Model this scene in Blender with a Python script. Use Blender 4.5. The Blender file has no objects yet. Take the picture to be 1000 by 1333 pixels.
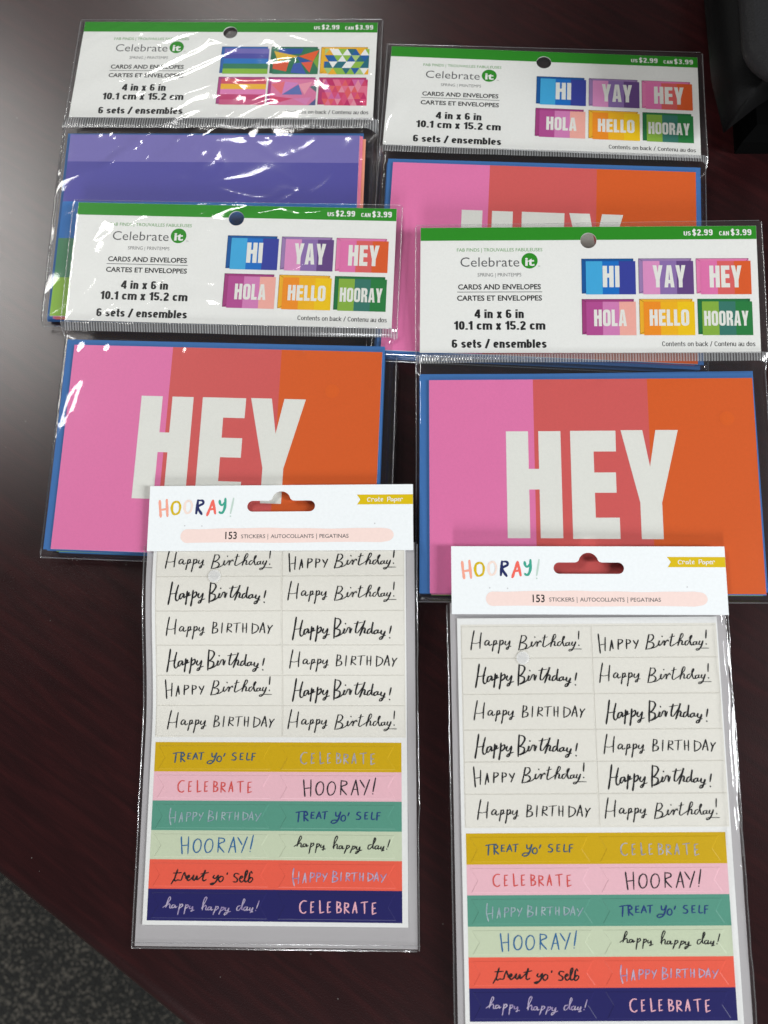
import bpy, math, random
import numpy as np
from mathutils import Vector, Matrix
from mathutils.geometry import tessellate_polygon

random.seed(7)
sc = bpy.context.scene
col = sc.collection
MM = 0.001

# ------------------------------------------------------------------ camera
cam_d = bpy.data.cameras.new('camera')
cam = bpy.data.objects.new('camera', cam_d)
col.objects.link(cam)
cam.location = (5.509 * MM, -86.654 * MM, 352.44 * MM)
cam.rotation_euler = (math.radians(10.0622), math.radians(2.0388), math.radians(-1.3116))
cam_d.sensor_fit = 'VERTICAL'
cam_d.sensor_height = 36.0
cam_d.lens = 26.128
cam_d.clip_start = 0.01
cam_d.clip_end = 60.0
cam_d.dof.use_dof = True
cam_d.dof.focus_distance = 0.36
cam_d.dof.aperture_fstop = 9.5
sc.camera = cam

# ------------------------------------------------------------------ room light
world = bpy.data.worlds.new('World')
sc.world = world
world.use_nodes = True
bg = world.node_tree.nodes['Background']
bg.inputs['Color'].default_value = (0.93, 0.97, 1.0, 1)
bg.inputs['Strength'].default_value = 0.055


def area(name, loc, aim, sx, sy, power, color):
    l = bpy.data.lights.new(name, 'AREA')
    l.shape = 'RECTANGLE'
    l.size, l.size_y = sx, sy
    l.energy = power
    l.color = color
    o = bpy.data.objects.new(name, l)
    col.objects.link(o)
    o.location = loc
    o.rotation_euler = (Vector(aim) - Vector(loc)).to_track_quat('-Z', 'Y').to_euler()
    return o


area('ceiling_lamp', (-1.36, 1.02, 1.55), (-1.36, 1.02, 0), 0.5, 0.9, 27, (1.0, 0.985, 0.95))
area('ceiling_lamp', (2.8, -0.6, 1.5), (0, 0, 0), 0.6, 1.2, 112, (0.97, 0.99, 1.0))
area('ceiling_lamp', (-0.6, -4.4, 1.8), (0, 0, 0), 0.6, 1.2, 140, (0.98, 0.99, 1.0))
area('ceiling_lamp', (-0.43, 1.58, 1.55), (-0.43, 1.58, 0), 0.26, 0.32, 7, (1.0, 0.985, 0.95))

sc.view_settings.view_transform = 'Standard'
sc.view_settings.look = 'None'
sc.view_settings.exposure = 0.0
sc.view_settings.gamma = 1.0
sc.view_settings.use_curve_mapping = False
sc.cycles.transparent_max_bounces = 24
sc.cycles.max_bounces = 10
sc.cycles.sample_clamp_indirect = 6.0


# ------------------------------------------------------------------ materials
def lin(c):
    c = c / 255.0
    return c / 12.92 if c <= 0.04045 else ((c + 0.055) / 1.055) ** 2.4


def rgb(r, g, b, k=0.92):
    return (min(0.9, lin(r) / k), min(0.9, lin(g) / k), min(0.9, lin(b) / k), 1)


def new_mat(name):
    m = bpy.data.materials.new(name)
    m.use_nodes = True
    return m, m.node_tree.nodes, m.node_tree.links, m.node_tree.nodes['Principled BSDF']


_inks = {}


def ink(name, r, g, b, rough=0.42, metal=0.0, fibre=0.07):
    """printed paper: flat colour with a slight paper mottle and tooth"""
    if name in _inks:
        return _inks[name]
    m, N, L, p = new_mat(name)
    c = rgb(r, g, b)
    tc = N.new('ShaderNodeTexCoord')
    nz = N.new('ShaderNodeTexNoise')
    nz.inputs['Scale'].default_value = 700
    nz.inputs['Detail'].default_value = 8
    nz.inputs['Roughness'].default_value = 0.65
    L.new(tc.outputs['Object'], nz.inputs['Vector'])
    mx = N.new('ShaderNodeMixRGB')
    mx.inputs[1].default_value = tuple(v * (1 - fibre) for v in c[:3]) + (1,)
    mx.inputs[2].default_value = tuple(min(1, v * (1 + fibre)) for v in c[:3]) + (1,)
    L.new(nz.outputs['Fac'], mx.inputs[0])
    L.new(mx.outputs[0], p.inputs['Base Color'])
    bp = N.new('ShaderNodeBump')
    bp.inputs['Strength'].default_value = 0.05
    bp.inputs['Distance'].default_value = 0.0002
    L.new(nz.outputs['Fac'], bp.inputs['Height'])
    L.new(bp.outputs['Normal'], p.inputs['Normal'])
    p.inputs['Roughness'].default_value = rough
    p.inputs['Metallic'].default_value = metal
    p.inputs['Specular IOR Level'].default_value = 0.25
    _inks[name] = m
    return m


def film_mat(name, boost, rough, haze, tint=(0.965, 0.968, 0.97), milk=(0.8, 0.81, 0.82)):
    """thin clear plastic: looks straight through, reflects by Fresnel on both faces"""
    m, N, L, p = new_mat(name)
    N.remove(p)
    out = [n for n in N if n.type == 'OUTPUT_MATERIAL'][0]
    lw = N.new('ShaderNodeLayerWeight')
    lw.inputs['Blend'].default_value = 0.5
    pw = N.new('ShaderNodeMath')
    pw.operation = 'POWER'
    pw.inputs[1].default_value = 4.0
    L.new(lw.outputs['Facing'], pw.inputs[0])
    mu = N.new('ShaderNodeMath')
    mu.operation = 'MULTIPLY_ADD'
    mu.use_clamp = True
    mu.inputs[1].default_value = 0.7
    mu.inputs[2].default_value = 0.045 * boost
    L.new(pw.outputs[0], mu.inputs[0])
    tr = N.new('ShaderNodeBsdfTransparent')
    tr.inputs[0].default_value = tint + (1,)
    df = N.new('ShaderNodeBsdfDiffuse')
    df.inputs[0].default_value = milk + (1,)
    m1 = N.new('ShaderNodeMixShader')
    m1.inputs[0].default_value = haze
    L.new(tr.outputs[0], m1.inputs[1])
    L.new(df.outputs[0], m1.inputs[2])
    gl = N.new('ShaderNodeBsdfGlossy')
    gl.inputs['Roughness'].default_value = rough
    tc = N.new('ShaderNodeTexCoord')
    nz = N.new('ShaderNodeTexNoise')
    nz.inputs['Scale'].default_value = 260
    nz.inputs['Detail'].default_value = 3
    L.new(tc.outputs['Object'], nz.inputs['Vector'])
    bp = N.new('ShaderNodeBump')
    bp.inputs['Strength'].default_value = 0.05
    bp.inputs['Distance'].default_value = 0.0004
    L.new(nz.outputs['Fac'], bp.inputs['Height'])
    L.new(bp.outputs['Normal'], gl.inputs['Normal'])
    m2 = N.new('ShaderNodeMixShader')
    L.new(mu.outputs[0], m2.inputs[0])
    L.new(m1.outputs[0], m2.inputs[1])
    L.new(gl.outputs[0], m2.inputs[2])
    L.new(m2.outputs[0], out.inputs['Surface'])
    return m


FILM = film_mat('clear_film', 1.35, 0.085, 0.008)
FILM_BACK = film_mat('clear_film_back', 0.7, 0.12, 0.022)
FILM_EDGE = film_mat('welded_film_edge', 3.0, 0.12, 0.10)
FILM_CREST = film_mat('frosted_glint_crimp', 2.5, 0.2, 0.30, (0.8, 0.8, 0.81))  # frosted rib crests, made paler to stand in for their glints
FILM_RIB = film_mat('ribbed_film', 4.0, 0.16, 0.10, (0.72, 0.72, 0.73))
FILM_DOT = film_mat('adhesive_film', 0.6, 0.3, 0.55, (0.99, 0.99, 0.99))

WHITE = ink('header_white', 231, 231, 227)
COOL = ink('label_white', 229, 233, 236)
SHEET = ink('sheet_white', 234, 234, 232)
STICK = ink('sticker_cream', 228, 225, 216)
HEYW = ink('card_letter_white', 226, 226, 219)
GREEN = ink('band_green', 38, 138, 26)
BLACK = ink('ink_black', 26, 26, 28)
GREY = ink('ink_grey', 84, 84, 86)
LGREEN = ink('ink_soft_green', 105, 160, 95)
PINK = ink('card_pink', 224, 119, 170)
CORAL = ink('card_coral', 209, 91, 89)
ORANGE = ink('card_orange', 215, 93, 34)
GLUE = ink('glue_dot_orange', 219, 96, 30)
ENV = ink('envelope_blue', 58, 110, 172, 0.6)


def foil(name, c1, c2):
    m, N, L, p = new_mat(name)
    tc = N.new('ShaderNodeTexCoord')
    nz = N.new('ShaderNodeTexNoise')
    nz.inputs['Scale'].default_value = 420
    L.new(tc.outputs['Object'], nz.inputs['Vector'])
    cr = N.new('ShaderNodeValToRGB')
    cr.color_ramp.elements[0].position = 0.35
    cr.color_ramp.elements[0].color = c1
    cr.color_ramp.elements[1].position = 0.65
    cr.color_ramp.elements[1].color = c2
    L.new(nz.outputs['Fac'], cr.inputs[0])
    L.new(cr.outputs[0], p.inputs['Base Color'])
    p.inputs['Metallic'].default_value = 0.35
    p.inputs['Roughness'].default_value = 0.3
    return m


# ------------------------------------------------------------------ mesh builder (millimetres)
class MB:
    def __init__(self):
        self.v, self.f, self.mi, self.mats, self.sm = [], [], [], [], []

    def m(self, mat):
        if mat not in self.mats:
            self.mats.append(mat)
        return self.mats.index(mat)

    def add(self, verts, faces, mat, smooth=False):
        o = len(self.v)
        self.v += [tuple(p) for p in verts]
        k = self.m(mat)
        for f in faces:
            self.f.append(tuple(i + o for i in f))
            self.mi.append(k)
            self.sm.append(smooth)

    def poly(self, pts, z, mat, holes=()):
        loops = [pts] + list(holes)
        tri = tessellate_polygon([[Vector((p[0], p[1], 0)) for p in l] for l in loops])
        flat = [(p[0], p[1], z) for l in loops for p in l]
        fs = []
        for a, b, c in tri:
            pa, pb, pc = flat[a], flat[b], flat[c]
            cr = (pb[0] - pa[0]) * (pc[1] - pa[1]) - (pb[1] - pa[1]) * (pc[0] - pa[0])
            if abs(cr) > 1e-9:
                fs.append((a, b, c) if cr > 0 else (a, c, b))
        self.add(flat, fs, mat)

    def rect(self, x0, y0, x1, y1, z, mat):
        self.add([(x0, y0, z), (x1, y0, z), (x1, y1, z), (x0, y1, z)],
                 [(0, 1, 2, 3) if (x1 - x0) * (y1 - y0) > 0 else (0, 3, 2, 1)], mat)

    def slab(self, pts, z0, z1, mat, holes=(), side=None):
        """solid plate with through holes"""
        side = side or mat
        self.poly(pts, z1, mat, holes)
        n0 = len(self.f)
        self.poly(pts, z0, mat, holes)
        for i in range(n0, len(self.f)):
            self.f[i] = tuple(reversed(self.f[i]))
        for l in [pts] + list(holes):
            n = len(l)
            vs = [(p[0], p[1], z0) for p in l] + [(p[0], p[1], z1) for p in l]
            self.add(vs, [(i, (i + 1) % n, n + (i + 1) % n, n + i) for i in range(n)], side)

    def box(self, x0, y0, x1, y1, z0, z1, mat):
        self.slab([(x0, y0), (x1, y0), (x1, y1), (x0, y1)], z0, z1, mat)

    def grid(self, X, Y, Z, mat, keep=None, smooth=True):
        h, w = X.shape
        vs = np.stack([X, Y, Z], -1).reshape(-1, 3).tolist()
        fs = []
        for i in range(h - 1):
            for j in range(w - 1):
                if keep is None or keep[i, j]:
                    fs.append((i * w + j, i * w + j + 1, (i + 1) * w + j + 1, (i + 1) * w + j))
        self.add(vs, fs, mat, smooth)

    def tube(self, pts, r, mat, n=6):
        pts = [Vector(p) for p in pts]
        vs, fs = [], []
        for i, p in enumerate(pts):
            d = (pts[min(i + 1, len(pts) - 1)] - pts[max(i - 1, 0)]).normalized()
            a = d.orthogonal().normalized() if abs(d.z) > 0.9 else d.cross(Vector((0, 0, 1))).normalized()
            b = d.cross(a)
            rr = r[i] if hasattr(r, '__len__') else r
            for k in range(n):
                t = 2 * math.pi * k / n
                vs.append(p + a * (math.cos(t) * rr) + b * (math.sin(t) * rr))
        for i in range(len(pts) - 1):
            for k in range(n):
                fs.append((i * n + k, i * n + (k + 1) % n, (i + 1) * n + (k + 1) % n, (i + 1) * n + k))
        self.add(vs, fs, mat, True)

    def build(self, name, parent=None, M=None, label=None):
        me = bpy.data.meshes.new(name)
        me.from_pydata([(x * MM, y * MM, z * MM) for x, y, z in self.v], [], self.f)
        for mt in self.mats:
            me.materials.append(mt)
        me.polygons.foreach_set('material_index', self.mi)
        me.polygons.foreach_set('use_smooth', self.sm)
        me.update()
        return link(name, me, parent, M, label)


def link(name, data, parent=None, M=None, label=None):
    o = bpy.data.objects.new(name, data)
    col.objects.link(o)
    if parent is not None:
        o.parent = parent
    if M is not None:
        o.matrix_basis = M
    if label:
        o['label'] = label
    return o


def tag(o, label, cat, group=None):
    o['label'] = label
    o['category'] = cat
    if group:
        o['group'] = group


def plane_matrix(X, Y, th, z, a=0.0, b=0.0):
    """pose of a flat thing: a tips it about its own width, b about its height"""
    return (Matrix.Translation((X * MM, Y * MM, z * MM)) @ Matrix.Rotation(th, 4, 'Z')
            @ Matrix.Rotation(a, 4, 'X') @ Matrix.Rotation(b, 4, 'Y'))


# ------------------------------------------------------------------ pen strokes
def smooth_line(p, n=5):
    if len(p) == 2:
        return [np.array(p[0]) + (np.array(p[1]) - np.array(p[0])) * t for t in np.linspace(0, 1, 4)]
    q = [np.array(p[0])] + [np.array(a) for a in p] + [np.array(p[-1])]
    out = []
    for i in range(1, len(q) - 2):
        for k in range(n):
            t = k / n
            a, b, c, d = q[i - 1:i + 3]
            out.append(0.5 * (2 * b + (c - a) * t + (2 * a - 5 * b + 4 * c - d) * t * t + (3 * b - a - 3 * c + d) * t ** 3))
    out.append(q[-2])
    return out


def pen(mb, strokes, ox, oy, width, mat, zf, brush=0.45, sx=1.0, flip=True):
    """ink strokes as thin ribbons of varying width; strokes use x right, y down"""
    for si, s in enumerate(strokes):
        pts = smooth_line(s)
        n = len(pts)
        W = []
        for i in range(n):
            d = pts[min(i + 1, n - 1)] - pts[max(i - 1, 0)]
            ln = math.hypot(*d) + 1e-9
            down = abs(d[1]) / ln * (1 if d[1] > 0 else 0.35)
            w = width * (1 - brush + brush * 1.6 * down)
            w *= 0.93 + 0.12 * math.sin(si * 3.1 + i * 0.9)
            W.append(w)
        W = [(W[max(i - 1, 0)] + 2 * W[i] + W[min(i + 1, n - 1)]) / 4 for i in range(n)]
        vs, fs = [], []
        for i in range(n):
            d = pts[min(i + 1, n - 1)] - pts[max(i - 1, 0)]
            ln = math.hypot(*d) + 1e-9
            nx, ny = -d[1] / ln, d[0] / ln
            h = W[i] / 2 * (0.75 if i in (0, n - 1) else 1)
            zz = 0.0015 * i + 0.012 * (si % 4)
            for s_ in (1, -1):
                x = ox + (pts[i][0] + nx * h * s_) * sx
                y = oy + pts[i][1] + ny * h * s_
                vs.append((x, -y, zf(x, y) + zz))
        for i in range(n - 1):
            fs.append((2 * i, 2 * i + 2, 2 * i + 3, 2 * i + 1))
        # round tips
        for e, dirn in ((0, -1), (n - 1, 1)):
            c = pts[e]
            o = len(vs)
            h = W[e] / 2 * 0.8
            zz = 0.0015 * e + 0.012 * (si % 4) + 0.004
            for k in range(8):
                t = 2 * math.pi * k / 8
                x, y = ox + (c[0] + h * math.cos(t)) * sx, oy + c[1] + h * math.sin(t)
                vs.append((x, -y, zf(x, y) + zz))
            fs.append(tuple(range(o + 7, o - 1, -1)))
        mb.add(vs, fs, mat)


def parse(s):
    return [[tuple(float(v) for v in p.split(',')) for p in st.split()] for st in s.split(';')]


_tx = {}


def text_mesh(body, offset, shear=0.0):
    key = (body, offset, shear)
    if key not in _tx:
        c = bpy.data.curves.new('type', 'FONT')
        c.body = body
        c.size = 1
        c.offset = offset
        c.shear = shear
        c.resolution_u = 3
        o = bpy.data.objects.new('type', c)
        col.objects.link(o)
        dg = bpy.context.evaluated_depsgraph_get()
        me = bpy.data.meshes.new_from_object(o.evaluated_get(dg))
        vs = [v.co[:2] for v in me.vertices]
        fs = [tuple(p.vertices) for p in me.polygons]
        bpy.data.objects.remove(o)
        bpy.data.curves.remove(c)
        bpy.data.meshes.remove(me)
        _tx[key] = (vs, fs)
    return _tx[key]


def typ(mb, body, x0, x1, base, cap, mat, z, offset=0.0, shear=0.0):
    """set type between x0 and x1 on the baseline (y down), capital height cap"""
    vs, fs = text_mesh(body, offset, shear)
    hv, _ = text_mesh('H', offset, 0)
    ch = max(v[1] for v in hv)
    xa, xb = min(v[0] for v in vs), max(v[0] for v in vs)
    k = (x1 - x0) / (xb - xa)
    out = [(x0 + (v[0] - xa) * k, -base + v[1] * cap / ch, z) for v in vs]
    ff = []
    for f in fs:
        a = 0
        for i in range(len(f)):
            p, q = out[f[i]], out[f[(i + 1) % len(f)]]
            a += p[0] * q[1] - q[0] * p[1]
        ff.append(f if a > 0 else tuple(reversed(f)))
    mb.add(out, ff, mat)


def circle(x, y, r, n=28):
    return [(x + r * math.cos(2 * math.pi * k / n), y + r * math.sin(2 * math.pi * k / n)) for k in range(n)]


# ------------------------------------------------------------------ narrow grotesque type, built from heavy strokes
def _arc(cx, cy, rx, ry, a0, a1, n=14, e=2.5):
    out = []
    for t in np.linspace(math.radians(a0), math.radians(a1), n):
        c, s_ = math.cos(t), math.sin(t)
        out.append((cx + rx * math.copysign(abs(c) ** (2 / e), c), cy + ry * math.copysign(abs(s_) ** (2 / e), s_)))
    return out


def grot(ch, w):
    """centre lines of a letter, y up, capitals 1 high; returns (advance width, strokes)"""
    h = w / 2
    X = .74
    m, l, r = X / 2, h, .44 - h
    cx, rx = .22, .22 - h
    ry = m - h
    bowl = _arc(cx, m, rx, ry, 0, 360, 28)
    S = lambda x0, x1, y0, y1: [_arc((x0 + x1) / 2, y1 - (y1 - y0) * .27, (x1 - x0) / 2, (y1 - y0) * .27, 20, 180, 10, 2.2)
                                + [((x0 + x1) / 2, (y0 + y1) / 2)][:0] + [(x0 + (x1 - x0) * .18, y0 + (y1 - y0) * .58), (x0 + (x1 - x0) * .82, y0 + (y1 - y0) * .42)]
                                + _arc((x0 + x1) / 2, y0 + (y1 - y0) * .27, (x1 - x0) / 2, (y1 - y0) * .27, 0, -160, 10, 2.2)]
    G = {
        'i': (w, [[(h, 0), (h, X)], [(h, 1 - w * .85), (h, 1)]]),
        'l': (w, [[(h, 0), (h, 1)]]),
        'n': (.44, [[(l, 0), (l, X)], [(l, X * .55)] + _arc(cx, X - h - .17, rx, .17, 150, 0, 10) + [(r, 0)]]),
        'u': (.44, [[(r, 0), (r, X)], [(l, X), (l, h + .17)] + _arc(cx, h + .17, rx, .17, 180, 330, 10)]),
        'm': (.72, [[(h, 0), (h, X)]] + [[(a, X * .55)] + _arc(a + .14, X - h - .15, .14, .15, 160, 0, 10) + [(a + .28, 0)] for a in (h, h + .28)]),
        'o': (.44, [bowl]),
        'c': (.42, [_arc(cx, m, rx, ry, 35, 325, 24)]),
        'e': (.44, [[(l, m), (r, m)], _arc(cx, m, rx, ry, 0, 318, 26)]),
        'b': (.44, [[(l, 0), (l, 1)], bowl]),
        'd': (.44, [[(r, 0), (r, 1)], bowl]),
        'a': (.43, [_arc(cx, X - h - .17, rx, .17, 165, 0, 10) + [(r, 0)], [(r, m * 1.12)] + _arc(cx - .02, m * .56 + .0, rx - .02, m * .56 - h, 70, 300, 16) + [(r, .16)]]),
        's': (.40, S(h, .40 - h, h, X - h)),
        't': (.27, [[(.13, .97), (.13, h + .06), (.16, h), (.27, h)], [(0, X - h), (.27, X - h)]]),
        'k': (.44, [[(l, 0), (l, 1)], [(l, .27), (r + .03, X)], [(l + .10, .36), (r + .04, 0)]]),
        'x': (.43, [[(.08, 0), (.35, X)], [(.08, X), (.35, 0)]]),
        'C': (.52, [_arc(.26, .5, .26 - h, .5 - h, 32, 328, 26)]),
        'S': (.48, S(h, .48 - h, h, 1 - h)),
        '$': (.46, S(h, .46 - h, h, 1 - h) + [[(.23, -.09), (.23, 1.09)]]),
        'U': (.52, [[(h, 1), (h, .28)] + _arc(.26, .28, .26 - h, .28 - h, 180, 360, 14) + [(.52 - h, 1)]]),
        'N': (.54, [[(h, 0), (h, 1)], [(.54 - h, 0), (.54 - h, 1)], [(h, 1 - h * .6), (.54 - h, h * .6)]]),
        'A': (.54, [[(.09, 0), (.27, 1)], [(.45, 0), (.27, 1)], [(.14, .28), (.40, .28)]]),
        '0': (.46, [_arc(.23, .5, .23 - h, .5 - h, 0, 360, 30)]),
        '1': (.32, [[(.32 - h, 0), (.32 - h, 1)], [(.0, .74), (.14, .77), (.22, .9)]]),
        '2': (.46, [_arc(.23, .70, .23 - h, .30 - h, 170, -25, 14, 2.2) + [(h + .03, h + .1), (h + .0, h), (.46, h)]]),
        '3': (.46, [_arc(.23, .74, .23 - h, .26 - h, 165, -80, 14, 2.2) + [(.2, .52)], [(.2, .52)] + _arc(.23, .27, .23 - h, .27 - h, 80, -165, 16, 2.2)]),
        '4': (.48, [[(.34, 0), (.34, 1)], [(.31, .95), (.05, .30)], [(0, .27), (.48, .27)]]),
        '5': (.46, [[(.42, 1 - h), (.10, 1 - h), (.07, .5)], [(.07, .52)] + _arc(.22, .31, .24 - h, .31 - h, 125, -165, 18, 2.2)]),
        '6': (.46, [_arc(.23, .31, .23 - h, .31 - h, 0, 360, 24), [(h, .34), (h, .6)] + _arc(.23, .70, .23 - h, .30 - h, 180, 25, 12)]),
        '9': (.46, [_arc(.23, .69, .23 - h, .31 - h, 0, 360, 24), [(.46 - h, .66), (.46 - h, .4)] + _arc(.23, .30, .23 - h, .30 - h, 0, -155, 12)]),
        '.': (w, [[(h, 0), (h, w * .95)]]),
        '/': (.34, [[(.03, -.05), (.31, 1.05)]]),
        ' ': (.20, []),
    }
    return G[ch]


def grotesque(mb, body, x0, x1, base, cap, mat, z, w=.19, gap=.06):
    tot = sum(grot(c, w)[0] for c in body) + gap * (len(body) - 1)
    k = (x1 - x0) / tot
    x = 0
    for ci_, ch in enumerate(body):
        adv, sts = grot(ch, w)
        for si, st in enumerate(sts):
            P_ = [np.array([(x + p[0]) * k, p[1] * cap]) for p in st]
            P_ = [p for i, p in enumerate(P_) if i == 0 or np.hypot(*(p - P_[i - 1])) > 1e-5]
            hx, hy = w / 2 * k, w / 2 * cap * .92
            closed = np.hypot(*(P_[0] - P_[-1])) < 1e-4
            n = len(P_)
            vs, fs = [], []
            for i in range(n):
                if closed:
                    a, b = P_[(i - 1) % (n - 1)], P_[(i + 1) % (n - 1)]
                else:
                    a, b = P_[max(i - 1, 0)], P_[min(i + 1, n - 1)]
                d = b - a
                d = d / (np.hypot(*d) + 1e-9)
                nx, ny = -d[1] * hx, d[0] * hy
                if 0 < i < n - 1 and not closed:
                    d1 = (P_[i] - P_[i - 1]) / (np.hypot(*(P_[i] - P_[i - 1])) + 1e-9)
                    f = 1 / max(.6, abs(float(d1 @ d)))
                    nx, ny = nx * f, ny * f
                for s_ in (1, -1):
                    vs.append((x0 + P_[i][0] + nx * s_, -base + P_[i][1] + ny * s_, z + .006 * si + .0004 * i))
            for i in range(n - 1):
                fs.append((2 * i, 2 * i + 1, 2 * i + 3, 2 * i + 2))
            mb.add(vs, fs, mat)
        x += adv + gap


# ------------------------------------------------------------------ block capitals (unit height, y down)
def rr(x0, y0, x1, y1, r, n=5):
    p = []
    for cx, cy, a in ((x1 - r, y0 + r, -90), (x1 - r, y1 - r, 0), (x0 + r, y1 - r, 90), (x0 + r, y0 + r, 180)):
        for k in range(n + 1):
            t = math.radians(a + 90 * k / n)
            p.append((cx + r * math.cos(t), cy + r * math.sin(t)))
    return p


BLOCK = {
    'H': (.505, [([(0, 0), (.204, 0), (.204, .356), (.301, .356), (.301, 0), (.505, 0), (.505, 1), (.301, 1), (.301, .549), (.204, .549), (.204, 1), (0, 1)], [])]),
    'E': (.43, [([(0, 0), (.42, 0), (.42, .196), (.208, .196), (.208, .388), (.408, .388), (.408, .577), (.208, .577), (.208, .808), (.43, .808), (.43, 1), (0, 1)], [])]),
    'Y': (.525, [([(0, 0), (.2, 0), (.258, .345), (.318, 0), (.525, 0), (.352, .675), (.352, 1), (.155, 1), (.155, .675)], [])]),
    'I': (.2, [([(0, 0), (.2, 0), (.2, 1), (0, 1)], [])]),
    'L': (.38, [([(0, 0), (.204, 0), (.204, .82), (.38, .82), (.38, 1), (0, 1)], [])]),
    'A': (.53, [([(.15, 0), (.38, 0), (.53, 1), (.335, 1), (.318, .82), (.212, .82), (.195, 1), (0, 1)], [[(.265, .22), (.3, .66), (.23, .66)]])]),
    'O': (.5, [(rr(0, 0, .5, 1, .2), [rr(.195, .17, .305, .83, .05)])]),
    'R': (.5, [([(0, 0), (.3, 0), (.4, .03), (.47, .1), (.49, .2), (.49, .38), (.46, .47), (.38, .53), (.46, .58), (.485, .68), (.5, 1), (.3, 1), (.285, .68), (.26, .62), (.204, .62), (.204, 1), (0, 1)],
                [[(.204, .17), (.27, .18), (.285, .25), (.285, .38), (.27, .45), (.204, .46)]])]),
}


def block(mb, word, x0, x1, y0, y1, mat, z, gap=.075):
    tw = sum(BLOCK[c][0] for c in word) + gap * (len(word) - 1)
    kx, ky, x = (x1 - x0) / tw, y1 - y0, 0
    for c in word:
        w, ps = BLOCK[c]
        for outer, holes in ps:
            f = lambda l: [(x0 + (x + p[0]) * kx, -(y0 + p[1] * ky)) for p in l]
            mb.poly(f(outer), z, mat, [f(h) for h in holes])
        x += w + gap


# ------------------------------------------------------------------ smooth value noise
def vnoise(x, y, seed=0):
    xi, yi = np.floor(x).astype(np.int64), np.floor(y).astype(np.int64)
    fx, fy = x - xi, y - yi
    fx, fy = fx * fx * fx * (fx * (fx * 6 - 15) + 10), fy * fy * fy * (fy * (fy * 6 - 15) + 10)

    def h(a, b):
        n = (a * 374761393 + b * 668265263 + seed * 974634437) & 0xffffffff
        n = ((n ^ (n >> 13)) * 1274126177) & 0xffffffff
        return ((n ^ (n >> 16)) & 0xffff) / 32767.5 - 1
    return (h(xi, yi) * (1 - fx) + h(xi + 1, yi) * fx) * (1 - fy) + (h(xi, yi + 1) * (1 - fx) + h(xi + 1, yi + 1) * fx) * fy


def sstep(a, b, x):
    t = np.clip((x - a) / (b - a), 0, 1)
    return t * t * (3 - 2 * t)

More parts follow.
